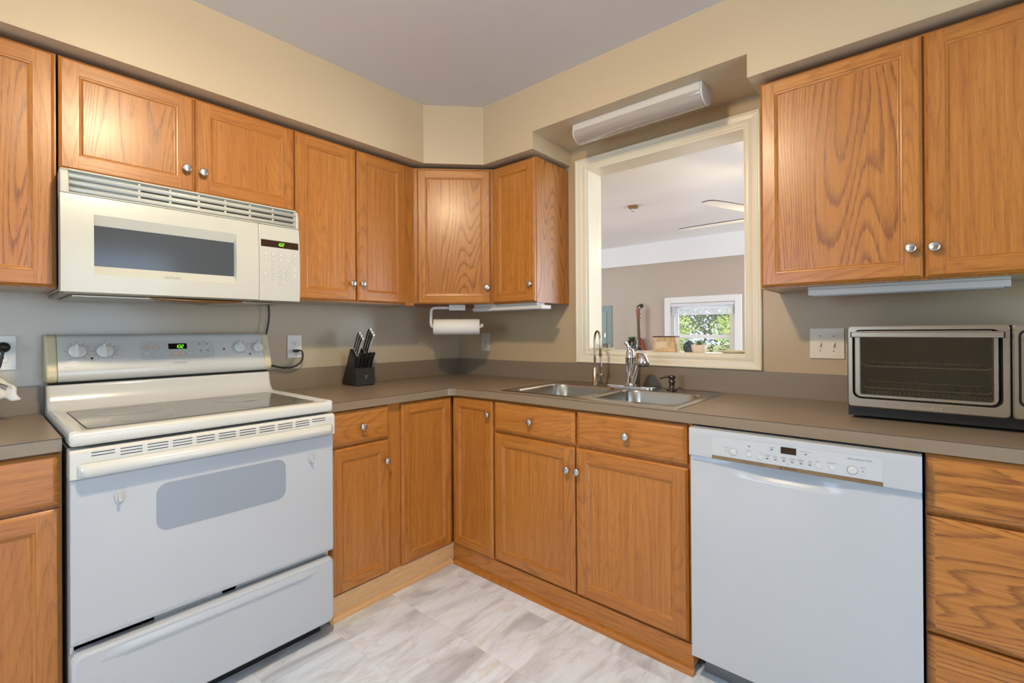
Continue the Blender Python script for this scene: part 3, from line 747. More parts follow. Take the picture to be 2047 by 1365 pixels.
# door slab with large window
dz0, dz1 = .338, .8015
dd = M(); prof = [(-.668, dz0 + .002), (-.690, dz0), (-.6975, dz0 + .006), (-.700, dz0 + .018), (-.700, dz1), (-.668, dz1)]
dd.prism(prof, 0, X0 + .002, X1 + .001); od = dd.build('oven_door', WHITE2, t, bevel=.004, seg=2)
mb = M(); mb.prism(rrect(-1.8995, -1.5115, .598, .744, .032, 7), 1, -.7009, -.6995); mb.build('oven_window', OVENW, t, od)
M().box((X0 + .012, -.665, .302), (X1 - .012, -.655, .34)).build('drawer_gap', DARKV, t)
# storage drawer with rounded corners and sculpted top
dr = M()
def drl(i, y): return [(p[0], y, p[1]) for p in rrect(X0 + .001 + i, X1 + .001 - i, .062 + i, .318 - i, .022, 5)]
dr.loft([drl(0, -.66), drl(0, -.692), drl(.003, -.702), drl(.010, -.7075), drl(.03, -.7075)], cap0=True)
F_ = drl(.03, -.7075); dr.add(F_, [tuple(range(len(F_)))])
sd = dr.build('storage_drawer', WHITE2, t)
for p in sd.data.polygons: p.use_smooth = False
sc = M()   # moulded grip ridge near the top of the drawer
xs_ = [X0 + .06 + (X1 - X0 - .12) * k / 20 for k in range(21)]
loops = []
for k, x in enumerate(xs_):
    q = min(1, k / 2, (20 - k) / 2); loops.append([(x, -.7072, .272), (x, -.7072 - .006 * q, .279), (x, -.7072 - .0065 * q, .286), (x, -.7072, .302)])
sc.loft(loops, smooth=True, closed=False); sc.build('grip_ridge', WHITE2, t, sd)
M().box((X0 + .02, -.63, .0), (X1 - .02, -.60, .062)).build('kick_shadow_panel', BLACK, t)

# adhesive hooks stuck on the oven door
for x, z, lab in ((-1.9865, .733, 'clear oval adhesive hook on the oven door near its left edge'), (-1.4158, .726, 'clear oval adhesive hook on the oven door near its right edge')):
    t = T('adhesive_hook', lab, 'hook', FA, (x, -.7005, z - .022), 'clear adhesive hooks')
    n = 24
    def el(a, b, y, dz=0): return [(x + a * cos(2 * pi * k / n), y, z + dz + b * sin(2 * pi * k / n)) for k in range(n)]
    CL = mat('clear_hook_plastic', srgb(225, 226, 228), .12, Transmission_Weight=.35)
    M().loft([el(.0125, .021, -.7007), el(.0125, .021, -.7030), el(.0105, .019, -.7045)], cap0=True, cap1=True, smooth=True).build('backplate', CL, t)
    M().tube([(x, -.7045, z + .008), (x, -.7075, z), (x, -.710, z - .010), (x, -.715, z - .013), (x, -.7185, z - .008)], [.0035, .0042, .0045, .004, .003], 10).build('prong', CL, t)

# ------------------------------------------------------------------ microwave
t = T('microwave', 'white over-the-range microwave with dark window and keypad on the right', 'microwave', FA, (-1.705, -.2, 1.34))
MX0, MX1 = -2.0835, -1.3265
M().box((MX0 + .004, -.372, 1.352), (MX1 - .004, -.004, 1.7475)).build('body', MICW, t, bevel=.003)
# curved front: profile in (depth,z) bulging at mid-height
def mprof(z): return -.3995 - .0205 * (1 - ((z - 1.50) / .235) ** 2) if z <= 1.735 else -.4
def mf(z): return -.401 - .021 * max(0, 1 - ((z - 1.47) / .27) ** 2)
def shell(x0, x1, z0, z1, name, m, back=-.372, n=14, inset=0.0, bevel=.002):
    pr = [(back, z0)] + [(mf(z0 + (z1 - z0) * k / n) + inset, z0 + (z1 - z0) * k / n) for k in range(n + 1)] + [(back, z1)]
    return M().prism(pr, 0, x0, x1, smooth=False).build(name, m, t, bevel=bevel, seg=2, angle=45)
door_ = M()
# door with window recess: build as four curved bars around the window
WXa, WXb, WZa, WZb = -2.004, -1.578, 1.4015, 1.5995
def bar(mb, x0, x1, z0, z1, n=8):
    pr = [(-.372, z0)] + [(mf(z0 + (z1 - z0) * k / n), z0 + (z1 - z0) * k / n) for k in range(n + 1)] + [(-.372, z1)]
    mb.prism(pr, 0, x0, x1)
DX1 = -1.4945
bar(door_, MX0, WXa, 1.343, 1.6575, 14); bar(door_, WXb, DX1, 1.343, 1.6575, 14); bar(door_, WXa, WXb, 1.343, WZa, 4); bar(door_, WXa, WXb, WZb, 1.6575, 4)
md = door_.build('door', MICW, t)
rec = M()   # sloped reveal: broad top and bottom bevels, glass set back
gz0, gz1 = 1.4315, 1.566; gy = -.402
A_ = [(WXa, mf(WZa) + .0002, WZa), (WXb, mf(WZa) + .0002, WZa), (WXb, mf(WZb) + .0002, WZb), (WXa, mf(WZb) + .0002, WZb)]
B_ = [(WXa + .001, gy, gz0), (WXb - .003, gy, gz0), (WXb - .003, gy, gz1), (WXa + .001, gy, gz1)]
rec.loft([A_, B_]); rec.build('window_reveal', MICW, t, md)
mw = mat('microwave_mesh_glass', (.02, .024, .03), .12); nt = NT(mw); tc = nt.n('ShaderNodeTexCoord').outputs['Object']
sp = nt.n('ShaderNodeSeparateXYZ'); nt.l(tc, sp.inputs[0])
st = nt.math('SINE', nt.math('MULTIPLY', sp.outputs[2], 2100.0))
nt.l(nt.ramp(nt.math('MULTIPLY_ADD', st, .5, .5), [(.3, srgb(44, 48, 52)), (.8, srgb(96, 104, 112))]), nt.b.inputs['Base Color'])
M().box((WXa + .0005, gy + .0015, gz0 - .001), (WXb - .001, gy + .004, gz1 + .001)).build('door_window', mw, t, md)
shell(DX1 + .002, MX1 + .002, 1.341, 1.6575, 'control_panel', MICW)
# vent grille with three curved louvres
vg = M(); vg.prism([(-.30, 1.660), (-.396, 1.660), (-.396, 1.7345), (-.385, 1.738), (-.30, 1.738)], 0, MX0 + .003, MX1 - .003); v_ = vg.build('vent_grille', MICW, t, bevel=.002)
vb = M(); vb.box((-1.885, -.3975, 1.668), (-1.345, -.3955, 1.728)); vb.build('vent_opening', mat('vent_shadow', srgb(60, 60, 56), .6), t, v_)
def louvre(z):
    pr = [(-.396, z + .0095)] + [(-.396 - .0145 * sin(radians(a)), z + .0095 * cos(radians(a)) + 0) for a in (20, 45, 70, 95, 120, 150)] + [(-.396, z - .0085)]
    M().prism(pr, 0, MX0 + .020, MX1 - .010, smooth=True).build('louvre', MICW, t, v_)
for z in (1.7175, 1.6955, 1.6735): louvre(z)
for a, b in ((MX0, MX0 + .021), (MX1 - .011, MX1 + .001)):
    M().prism([(-.37, 1.659), (-.4125, 1.659), (-.4125, 1.70), (-.405, 1.731), (-.392, 1.739), (-.37, 1.739)], 0, a, b).build('grille_end', MICW, t, v_, bevel=.003)
M().box((MX0 + .02, -.4095, 1.7325), (MX1 - .01, -.385, 1.7385)).build('grille_top_rail', MICW, t, v_, bevel=.002)
M().box((MX0 + .02, -.4105, 1.6595), (MX1 - .01, -.385, 1.6635)).build('grille_bottom_rail', MICW, t, v_, bevel=.001)
for k in range(7): M().box((-1.885 + k * .09, -.4035, 1.664), (-1.885 + k * .09 + .007, -.396, 1.732)).build('grille_post', MICW, t, v_)
# underside: hood pan, filters and light lens
UND = mat('hood_underside_metal', srgb(150, 138, 116), .3, .6)
u = M().box((MX0 + .006, -.398, 1.3375), (MX1 - .006, -.004, 1.351)).build('underside_pan', UND, t, bevel=.004)
M().box((MX0 + .03, -.36, 1.330), (-1.80, -.05, 1.3375)).build('grease_filter', STEEL, t, u, bevel=.003)
M().box((-1.60, -.36, 1.330), (MX1 - .09, -.05, 1.3375)).build('grease_filter', STEEL, t, u, bevel=.003)
lp = M(); ls = []
for k in range(13):
    x = -1.86 + .34 * k / 12; q = sin(pi * k / 12) ** .5 if 0 < k < 12 else .0
    ls.append([(x, -.380, 1.338), (x, -.392, 1.338 - .008 * q), (x, -.372, 1.338 - .017 * q), (x, -.30, 1.338 - .012 * q), (x, -.28, 1.338)])
lp.loft(ls, smooth=True, closed=False); lp.build('finger_lip', mat('wood_reflection_trim', srgb(150, 110, 66), .2, .6), t, u)  # amber stands in for wood mirrored in the metal lip
# keypad
def onface(mb, x, z, out):      # authored facing -y at origin
    mb.v = [v + Vector((x, mf(z + v.z) - out, z)) for v in mb.v]; return mb
def kflat(pts, m, name, x, z, out, n=1):
    mb = M()
    v0 = [(p[0], 0, p[1]) for p in pts]; v1 = [(p[0], -.0004, p[1]) for p in pts]; k = len(pts)
    mb.loft([v0, v1], cap1=True); return onface(mb, x, z, out).build(name, m, t)
kflat([(-.0785, -.105), (.0785, -.105), (.0785, -.05), (.0785, 0), (.0785, .05), (.0785, .105), (-.0785, .105), (-.0785, .05), (-.0785, 0), (-.0785, -.05)], mat('keypad_film', srgb(220, 221, 212), .32), 'keypad_film', -1.4085, 1.5, -.0002) if False else None
kflat([(-.077, -.0145), (.077, -.0145), (.077, .0145), (-.077, .0145)], BRONZE, 'display_window', -1.4085, 1.580, .0006)
o = seg_digits(t, '1:02', 0, 0, 0, .0125, GREEN, None, name='clock_digits')
for v in o.data.vertices: v.co += Vector((-1.420, mf(1.58) - .0014, 1.5735))
def mtext(s, x, z, h, m=GREYP, width=None):
    o = text(t, s, 0, 0, 0, h, m, width)
    for v in o.data.vertices: v.co += Vector((x, mf(z) - .0011, z))
rows = [(x, z, .0105, k) for z, ks in ((1.5385, 'nnnpn'), (1.5145, 'nnnpn')) for x, k in zip((-1.4662, -1.4366, -1.4062, -1.3766, -1.347), ks)]
rows += [(x, z, .0078, 'd') for z in (1.484, 1.4605, 1.437) for x in (-1.4369, -1.4090, -1.3800)] + [(-1.4105, 1.4158, .0078, 'd'), (-1.3481, 1.479, .0095, 'w'), (-1.3497, 1.4496, .0105, 'p'), (-1.3513, 1.4238, .0105, 'n'), (-1.470, 1.4514, .0105, 'n'), (-1.4708, 1.4254, .0105, 'n')]
PO = mat('button_outline_violet', srgb(150, 148, 158), .5); PO2 = mat('button_outline_rose', srgb(190, 160, 158), .5)
labs = ['SNACK', 'BEVERAGE', 'POPCORN', 'COOK', 'EXPRESS', 'AUTO\nDEFROST', 'TIME\nDEFROST', 'POTATO', 'REHEAT', 'TIMER\nON/OFF'] + list('1234567890') + ['CLOCK', 'START', 'CLEAR\nOFF', 'SURFACE\nLIGHT', 'VENT\nFAN']
for (x, z, r, k), s in zip(rows, labs):
    n = 24; el = [(r * cos(2 * pi * i / n), r * sin(2 * pi * i / n)) for i in range(n)]
    if k != 'w': kflat(el, PO2 if k == 'p' else (GREYP if k == 'd' else PO), 'button_outline', x, z, .0001)
    el = [(p[0] * (.9 if k != 'd' else .86), p[1] * (.9 if k != 'd' else .86)) for p in el]
    kflat(el, BTN if k != 'd' else BTN, 'button', x, z, .0004)
    mtext(s, x, z, .0055 if k == 'd' else (.0022 if '\n' in s else .0025), GREYP, None if k == 'd' else r * 1.35)
mtext('HOTPOINT', -1.789, 1.4165 - .0085, .0052, GREYP, .048)
# cord hanging from the microwave down behind the stove
mb = M(); mb.tube([(-1.3020, -.030, 1.356), (-1.3010, -.030, 1.336), (-1.2990, -.030, 1.300), (-1.3030, -.031, 1.255), (-1.312, -.034, 1.215), (-1.322, -.034, 1.18), (-1.33, -.030, 1.10)], .0045, 10)
o = mb.build('power_cord', BLACK, None, None, F=FA); tag(o, 'black power cord hanging from the microwave down behind the stove', 'cord')

# ------------------------------------------------------------------ dishwasher
t = T('dishwasher', 'white built-in dishwasher with front control panel and brown-tinted chrome strip', 'dishwasher', FB, (2.17, -.33, 0))
D0, D1 = 1.8715, 2.4705; FYD = -.650
M().box((D0 + .004, -.585, .09), (D1 - .004, -.02, .868)).build('tub', mat('tub_side_white', srgb(200, 198, 190), .5), t)
M().box((D0 + .02, -.575, .0), (D1 - .02, -.53, .09)).build('toe_panel', mat('grey_toe_panel', srgb(120, 122, 124), .4, .3), t)
# door skin with pocket scoop: grid
nx, nz = 64, 60; z0, z1 = .090, .786
mb = M(); vs = []; xc = 2.160
def scoop(x, z):
    u = (x - xc) / .125; top = .792
    d1 = math.exp(-(abs(u) ** 3.2)) * max(0, 1 - max(0, (top - z)) / .062) ** .8
    dd_ = .030 * d1 * (1 if z > .74 else math.exp(-((.74 - z) / .01) ** 2))
    w_ = .010 * max(0, 1 - (top - z) / .028) if z > top - .028 else 0       # shallow channel beneath the whole panel
    return max(dd_, w_ * (1 - .4 * abs((x - xc) / .3)))
zz = [z0 + (z1 - z0) * (1 - (1 - k / nz) ** 2.6) for k in range(nz + 1)]
for k in range(nz + 1):
    for i in range(nx + 1):
        x = D0 + (D1 - D0) * i / nx; vs.append((x, FYD + scoop(x, zz[k]), zz[k]))
fs = [(k * (nx + 1) + i, k * (nx + 1) + i + 1, (k + 1) * (nx + 1) + i + 1, (k + 1) * (nx + 1) + i) for k in range(nz) for i in range(nx)]
mb.add(vs, fs, smooth=True)
bx = [(D0, -.60, z0), (D1, -.60, z0), (D1, -.60, z1), (D0, -.60, z1)]
mb.add([(D0, FYD, z0), (D1, FYD, z0), (D1, FYD, z1), (D0, FYD, z1)] + bx, [(0, 4, 5, 1), (1, 5, 6, 2), (3, 7, 4, 0), (4, 5, 6, 7)])
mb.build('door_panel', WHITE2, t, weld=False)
# control fascia, lower edge bowed
xs_ = [D0 + (D1 - D0) * k / 24 for k in range(25)]
def fb(x): return .781
A0, A1, B0, B1 = [], [], [], []
loops = []
for x in xs_:
    zb = fb(x); loops.append([(x, -.60, .8755), (x, -.662, .8755), (x, -.6658, .8735), (x, -.6668, .86), (x, -.6668, zb + .003), (x, -.6640, zb), (x, -.60, zb)])
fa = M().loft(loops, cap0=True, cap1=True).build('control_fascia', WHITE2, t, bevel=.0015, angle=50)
M().box((1.9485, -.6676, .7945), (2.3905, -.6667, .8565)).build('control_overlay', mat('white_overlay', srgb(192, 197, 202), .3), t, fa)
M().box((1.9478, -.6682, .7825), (2.3908, -.6640, .7940)).build('accent_strip', STRIP, t)
yf = -.6677
def dflat(x0, x1, z0, z1, m, name, out=.0004): M().box((x0, yf - out, z0), (x1, yf, z1)).build(name, m, t)
dflat(2.1490, 2.1895, .8325, .8525, BRONZE, 'display', .0006)
for x in (2.1118, 2.1344, 2.1566, 2.179, 2.2016, 2.2236): dflat(x - .0034, x + .0034, .8090, .8110, BLACK, 'indicator')
for x in (2.0611, 2.1245, 2.2136): dflat(x - .0034, x + .0034, .8386, .8406, BLACK, 'indicator')
def dbtn(x, z, r, out):
    n = 32
    if out: M().loft([[(x + q * cos(2 * pi * k / n), yf - .0003, z + q * sin(2 * pi * k / n)) for k in range(n)] for q in (r + .0006, r - .0002)]).build('button_ring', GREYP, t)
    M().lathe([(r - .0004, 0), (r - .0006, .0008), (r - .002, .0014), (0, .0016)], (x, yf, z), 1, n, sign=-1).build('button', mat('white_button', srgb(200, 203, 206), .3), t)
dbtn(2.0137, .8142, .0118, True); dbtn(2.3241, .8142, .0118, True)
for x, z in ((2.0597, .8117), (2.0918, .8092), (2.2447, .811), (2.2776, .8113)): dbtn(x, z, .0083, False)
for s, x, z, h in (('On / Off', 1.9925, .8262, .0032), ('Sanitize', 2.0597, .8253, .0032), ('Sanitized', 2.1245, .8455, .003), ('Refill Rinse Aid', 2.2136, .8468, .003), ('Heavy\nWash', 2.1118, .8185, .0032), ('Auto\nWash', 2.1344, .8185, .0032), ('Normal\nWash', 2.1566, .8185, .0032),
                   ('Delicate\nWash', 2.179, .8185, .0032), ('Express\nWash', 2.2016, .8185, .0032), ('Half\nLoad', 2.2236, .8185, .0032), ('Delay Start', 2.2776, .8258, .0034), ('Start', 2.3485, .8252, .0036), ('3 sec reset', 2.3485, .8045, .0018), ('Half Load', 2.168, .8025, .0018), ('<', 2.092, .8235, .006), ('>', 2.2447, .8235, .006)):
    text(t, s, x, yf, z, h, GREYP)
text(t, 'SilencePlus', 2.3325, yf, .846, .0046, GREYP, .037); text(t, '50 dBA', 2.3608, yf, .8465, .0042, GREYP, .0145)
M().tube([(1.9915 + .0026 * cos(radians(a)), yf - .0002, .8158 + .0026 * sin(radians(a))) for a in range(120, 421, 20)], .0003, 6).tube([(1.9915, yf - .0002, .8165), (1.9915, yf - .0002, .8198)], .0003, 6).build('power_symbol', GREYP, t)
M().tube([(2.3465, yf - .0002, .8128), (2.3465, yf - .0002, .8182), (2.351, yf - .0002, .8155), (2.3465, yf - .0002, .8128)], .0003, 6).build('start_symbol', GREYP, t)
for a, b in ((2.0945, 2.100), (2.1195, 2.1225), (2.2365, 2.2425)): dflat(a, b, .8232, .8236, GREYP, 'print_line', .0003)
INK = mat('black_ink', (.02, .012, .008), .5)
text(t, 'BOSCH', 2.1745, -.6683, .7882, .0052, INK, .0300)
lg = M(); n = 30
lg.loft([[(2.1500 + r * cos(2 * pi * k / n), -.6686, .7882 + r * sin(2 * pi * k / n)) for k in range(n)] for r in (.0047, .0039)])
lg.box((2.1478, -.6686, .7858), (2.1485, -.6683, .7906)).box((2.1515, -.6686, .7858), (2.1522, -.6683, .7906)).box((2.1478, -.6686, .7879), (2.1522, -.6683, .7886)); lg.build('logo_mark', INK, t)
M().box((1.8655, -.607, .10), (1.8690, -.02, .872)).build('side_gasket', mat('light_gap_strip', srgb(196, 186, 168), .6), t)

# ------------------------------------------------------------------ sink
t = T('sink', 'double-bowl stainless steel drop-in sink under the pass-through', 'sink', FB, (1.36, -.3, .75))
t.o.location += Vector((.018, -.025, .006))
RX0, RX1, RY0, RY1, ZR_ = .930, 1.788, -.580, -.022, .9175
def sqloop(x0, x1, y0, y1, n):
    out = []
    for cx, cy, (sx, sy) in ((x1, y1, (1, 1)), (x0, y1, (-1, 1)), (x0, y0, (-1, -1)), (x1, y0, (1, -1))):
        # points spread round the corner on the square so the bridge stays even
        L = .06
        seq = {(1, 1): lambda q: (cx, cy - L * (1 - 2 * q)) if q < .5 else (cx - L * (2 * q - 1), cy),
               (-1, 1): lambda q: (cx + L * (1 - 2 * q), cy) if q < .5 else (cx, cy - L * (2 * q - 1)),
               (-1, -1): lambda q: (cx, cy + L * (1 - 2 * q)) if q < .5 else (cx + L * (2 * q - 1), cy),
               (1, -1): lambda q: (cx - L * (1 - 2 * q), cy) if q < .5 else (cx, cy + L * (2 * q - 1))}[(sx, sy)]
        for k in range(n + 1): out.append(seq(k / n))
    return out
rim = M(); XM = 1.366
for x0, x1, b0, b1, c0, c1 in ((RX0, XM, .972, 1.349, -.545, -.160), (XM, RX1, 1.383, 1.752, -.520, -.160)):
    n = 8
    out = sqloop(x0, x1, RY0, RY1, n); inn = rrect(b0, b1, c0, c1, .065, n)
    P3 = lambda l, z: [(p[0], p[1], z) for p in l]
    sh = lambda i, z, rr=.065: P3(rrect(b0 + i, b1 - i, c0 + i, c1 - i, rr, n), z)
    rim.loft([P3(out, ZR_), P3(inn, ZR_)])
    bowl = M(); bowl.loft([P3(inn, ZR_), sh(.003, ZR_ - .003), sh(.006, ZR_ - .010), sh(.010, .80), sh(.018, .765), sh(.040, .752), sh(.07, .749, .05)], smooth=True)
    fl = sh(.07, .749, .05); bowl.add(fl, [tuple(range(len(fl)))])
    # outer skin so that the bowl has thickness
    bowl.loft([sh(-.002, ZR_ - .004, .067), sh(.007, .80), sh(.016, .762), sh(.04, .748)], smooth=True)
    bo = bowl.build('bowl', SINKM, t)
    cx, cy = (b0 + b1) / 2, (c0 + c1) / 2 + .02
    M().lathe([(.044, .7495), (.042, .7515), (.034, .7505), (.030, .747), (0, .7475)], (cx, cy, 0)).build('drain', CHROME, t, bo)
sk_ = [(RX0, RY0), (RX1, RY0), (RX1, RY1), (RX0, RY1)]
rim.loft([[(RX0 - .004, RY0 - .004, .9142), (RX1 + .004, RY0 - .004, .9142), (RX1 + .004, RY1 + .004, .9142), (RX0 - .004, RY1 + .004, .9142)],
          [(RX0 - .003, RY0 - .003, .9165), (RX1 + .003, RY0 - .003, .9165), (RX1 + .003, RY1 + .003, .9165), (RX0 - .003, RY1 + .003, .9165)],
          [(x, y, ZR_) for x, y in sk_]])
rb = M()
rb.loft([[(RX0 + i, RY0 + i, z), (RX1 - i, RY0 + i, z), (RX1 - i, RY1 - i, z), (RX0 + i, RY1 - i, z)] for i, z in ((.006, ZR_), (.010, ZR_ + .0018), (.014, ZR_ + .0018), (.018, ZR_))], smooth=True)
rim.build('rim', SINKM, t); rb.build('raised_bead', SINKM, t)

# main faucet
ZD = ZR_
t = T('faucet', 'chrome pull-out kitchen faucet with lever on top of its post', 'faucet', FB, (1.362, -.078, ZD + .0005))
t.o.location += Vector((.012, -.024, .006))
px, py = 1.362, -.078
e = M(); pts = [(p[0] , p[1]) for p in rrect(px - .132, px + .132, py - .030, py + .030, .0295, 8)]
e.loft([[(p[0], p[1], ZD + .0004) for p in pts], [(p[0], p[1], ZD + .004) for p in pts], [(px + (p[0] - px) * .97, py + (p[1] - py) * .85, ZD + .007) for p in pts]], cap1=True)
e.build('deck_plate', CHROME, t)
M().lathe([(.036, .007), (.033, .012), (.0265, .016), (.024, .03), (.0238, .145), (.0252, .147), (.0252, .150), (.0235, .152), (.0225, .170), (.0175, .187), (.013, .192), (0, .193)], (px, py, ZD), 2, 32).build('post', CHROME, t)
lv = [(px - .001, py - .002, ZD + .176), (px - .004, py - .004, ZD + .190), (px - .008, py - .008, ZD + .203), (px - .013, py - .013, ZD + .214), (px - .017, py - .017, ZD + .223), (px - .019, py - .019, ZD + .229)]
M().tube(lv, [.016, .0115, .0078, .0084, .0108, .0075], 14).build('lever', CHROME, t)
w0 = Vector((px + .018, py - .026, ZD + .018)); w1 = Vector((px + .078, py - .075, ZD + .150))
ws = [w0 + (w1 - w0) * k / 6 for k in range(7)]
M().tube(ws, [.0150, .0185, .0192, .0190, .0185, .0178, .0165], 18).build('spray_wand', CHROME, t)
M().lathe([(.019, 0), (.018, .012), (.0165, .016)], (px + .018, py - .028, ZD + .006), 2, 20).build('wand_socket', CHROME, t)
hp_ = [w1 - Vector((.006, -.004, .012)), w1 + Vector((.004, -.006, .010)), w1 + Vector((.018, -.016, .016)), w1 + Vector((.033, -.028, .006)), w1 + Vector((.041, -.036, -.018)), w1 + Vector((.043, -.039, -.034))]
hd = M().tube(hp_, [.0165, .0195, .0225, .0262, .0295, .0285], 20).build('spray_head', CHROME, t)
M().tube([hp_[-1] + Vector((0, 0, .002)), hp_[-1] + Vector((.0004, -.0004, -.003))], .0245, 20).build('spray_face', BLACK, t, hd)

# filtered water tap
t = T('water_tap', 'slim brushed gooseneck drinking water tap left of the main faucet', 'tap', FB, (1.176, -.108, ZD + .0005))
t.o.location += Vector((.008, -.018, .006))
px, py = 1.176, -.108
M().lathe([(.0185, .0006), (.0185, .004), (.0135, .006), (.0132, .088), (.0112, .091), (0, .091)], (px, py, ZD), 2, 28).build('body', BRUSHN, t)
R_ = .036; dx, dy = .80, -.60; g = [(px, py, ZD + .088), (px, py, ZD + .16), (px, py, ZD + .235)]
for a in range(10, 181, 17): g.append((px + dx * R_ * (1 - cos(radians(a))), py + dy * R_ * (1 - cos(radians(a))), ZD + .235 + R_ * 1.25 * sin(radians(a))))
g += [(px + dx * 2 * R_, py + dy * 2 * R_, ZD + .20), (px + dx * 2 * R_, py + dy * 2 * R_, ZD + .155)]
M().tube(g, .0058, 14).build('gooseneck', BRUSHN, t)
M().lathe([(.0068, 0), (.0068, .020), (.0075, .021)], (px + dx * 2 * R_, py + dy * 2 * R_, ZD + .150), 2, 16).build('nozzle', BRUSHN, t)
vl = M().lathe([(.0085, .010), (.0085, .018), (.0105, .019), (.0108, .046), (.0100, .048), (0, .048)], (px, py, ZD + .053), 0, 20).build('valve', BRUSHN, t)
M().tube([(px + .040, py, ZD + .062), (px + .040, py - .001, ZD + .095), (px + .041, py - .002, ZD + .118)], [.0035, .0036, .0046], 12).build('lever', BRUSHN, t, vl)

# soap dispenser
t = T('soap_dispenser', 'small dark bronze soap pump at the right end of the sink deck', 'soap dispenser', FB, (1.578, -.088, ZD + .0005))
t.o.location += Vector((.012, -.024, .006))
px, py = 1.578, -.088
M().lathe([(.0235, .0005), (.0235, .003), (.021, .006), (.0125, .0075), (.0115, .030), (.0135, .034), (.0150, .037), (.0150, .043), (.012, .046), (.0115, .052), (.0155, .056), (.0165, .064), (.014, .071), (0, .073)], (px, py, ZD), 2, 26).build('pump_body', ORB, t)
M().tube([(px - .006, py - .003, ZD + .062), (px - .024, py - .012, ZD + .0635), (px - .040, py - .020, ZD + .058), (px - .047, py - .024, ZD + .054)], [.0065, .0052, .0044, .0046], 12).build('spout', ORB, t)

# ------------------------------------------------------------------ knife block
t = T('knife_block', 'black knife block holding silver-backed knives on the counter right of the stove', 'knife block', FA, (-.856, -.10, ZK + .0005))
KY0, KY1 = -.912, -.802
pr = [(-.030, .917), (-.165, .917), (-.172, .922), (-.120, 1.083), (-.090, 1.128), (-.030, .938)]
# main leaning slab and the low front block (depth, z)
lean = [(-.028, .926), (-.040, .9165), (-.136, .9165), (-.158, 1.070), (-.116, 1.116)]
M().prism(lean, 0, KY0, KY1).build('leaning_block', BLACK, t, bevel=.004, seg=3)
fbk = M().prism([(-.1355, .9165), (-.184, .9165), (-.186, 1.008), (-.183, 1.0125), (-.1485, 1.0125)], 0, KY0, KY1).build('front_block', mat('black_wood', (.02, .017, .014), .28), t, bevel=.002)
for x in (KY0 + .012, KY1 - .012):
    for y in (-.05, -.172): M().lathe([(.006, .9145), (.006, .9165)], (x, y, 0), 2, 12).build('rubber_foot', BLACK, t)
lm = mat('silver_print', srgb(190, 186, 178), .4)
L_ = M(); cx_, cz_ = -.856, .964
for a in range(4):   # small knotted-figure logo mark drawn as strokes
    pass
def st_(p, q): L_.tube([(cx_ + p[0], -.1866, cz_ + p[1]), (cx_ + q[0], -.1866, cz_ + q[1])], .0006, 6)
for p, q in (((-.002, -.008), (0, 0)), ((.002, -.008), (0, 0)), ((0, 0), (0, .004)), ((0, .002), (-.004, .006)), ((0, .002), (.004, .006)), ((-.009, -.007), (-.005, -.007)), ((.005, -.007), (.009, -.007)), ((-.009, -.003), (-.005, -.003)), ((.005, -.003), (.009, -.003)), ((-.009, .005), (-.006, .007)), ((.009, .005), (.006, .007))): st_(p, q)
L_.lathe([(.0016, 0), (.0016, .0005), (0, .0006)], (cx_, -.1864, cz_ + .0062), 1, 10, sign=-1)
L_.build('logo_mark', lm, t, fbk)
# knives: handle mesh along +z, leaning; one built, the others copied with their parts
ld = Vector((0, -(.158 - .1165), 1.070 - .9165)); lean_a = radians(25)
KB = M().loft([[(-.0074 * s_, y, z) for s_, y in ((1, -.0085 * k - o_), (1, .0045 * k - o_), (-1, .0045 * k - o_), (-1, -.0085 * k - o_))] for z, k, o_ in ((-.01, 1, 0), (.02, 1.05, 0), (.05, 1.0, .001), (.075, 1.1, .001), (.098, 1.35, .004), (.110, 1.15, .007), (.116, .5, .008))], cap0=True, cap1=True)
ko = KB.build('handle', BLACK); hm = ko.data; bpy.data.objects.remove(ko)
KS = M().loft([[(-.0062, y0 + .003, z), (.0062, y0 + .003, z), (.0050, y0 - .0016, z), (-.0050, y0 - .0016, z)] for z, y0 in ((-.01, -.0085), (.02, -.0089), (.05, -.0095), (.075, -.0104), (.098, -.0155), (.110, -.0166), (.1175, -.0125), (.1185, -.006))], cap0=True, cap1=True)
KS.box((-.0076, -.0085, -.012), (.0064, .0085, .0)); ko = KS.build('steel_tang', mat('polished_tang', srgb(214, 208, 200), .3, .35)); sm_ = ko.data; bpy.data.objects.remove(ko)
BL = M().box((-.0011, -.012, -.13), (.0011, .009, -.012)); ko = BL.build('blade', STEEL); bl_ = ko.data; bpy.data.objects.remove(ko)
def knife(x, dep, z, lab, scale=1.0, group='silver-backed kitchen knives in the block'):
    root = bpy.data.objects.new('kitchen_knife', None); COL.objects.link(root); root.empty_display_size = .03
    root.matrix_world = FA @ Matrix.Translation((x, -dep, z)) @ Matrix.Rotation(lean_a, 4, 'X') @ Matrix.Scale(scale, 4)
    tag(root, lab, 'knife', group)
    for nm, me in (('handle', hm), ('steel_tang', sm_), ('blade', bl_)):
        o = bpy.data.objects.new(nm, me); COL.objects.link(o); o.parent = root
        if nm == 'handle':
            b = o.modifiers.new('bevel', 'BEVEL'); b.width = .004; b.segments = 3; b.limit_method = 'ANGLE'; b.angle_limit = radians(30)
ks = [('rear', .1225, 1.117), ('middle', .138, 1.101), ('front', .152, 1.086)]
for r_, (nm, dp, z) in enumerate(ks):
    knife(-.887, dp, z, 'silver-backed knife in the left column of the block, %s of three' % nm, .88)
for r_, (nm, dp, z) in enumerate(ks):
    knife(-.828, dp, z, 'taller silver-backed knife in the right column of the block, %s of three' % nm, 1.08)
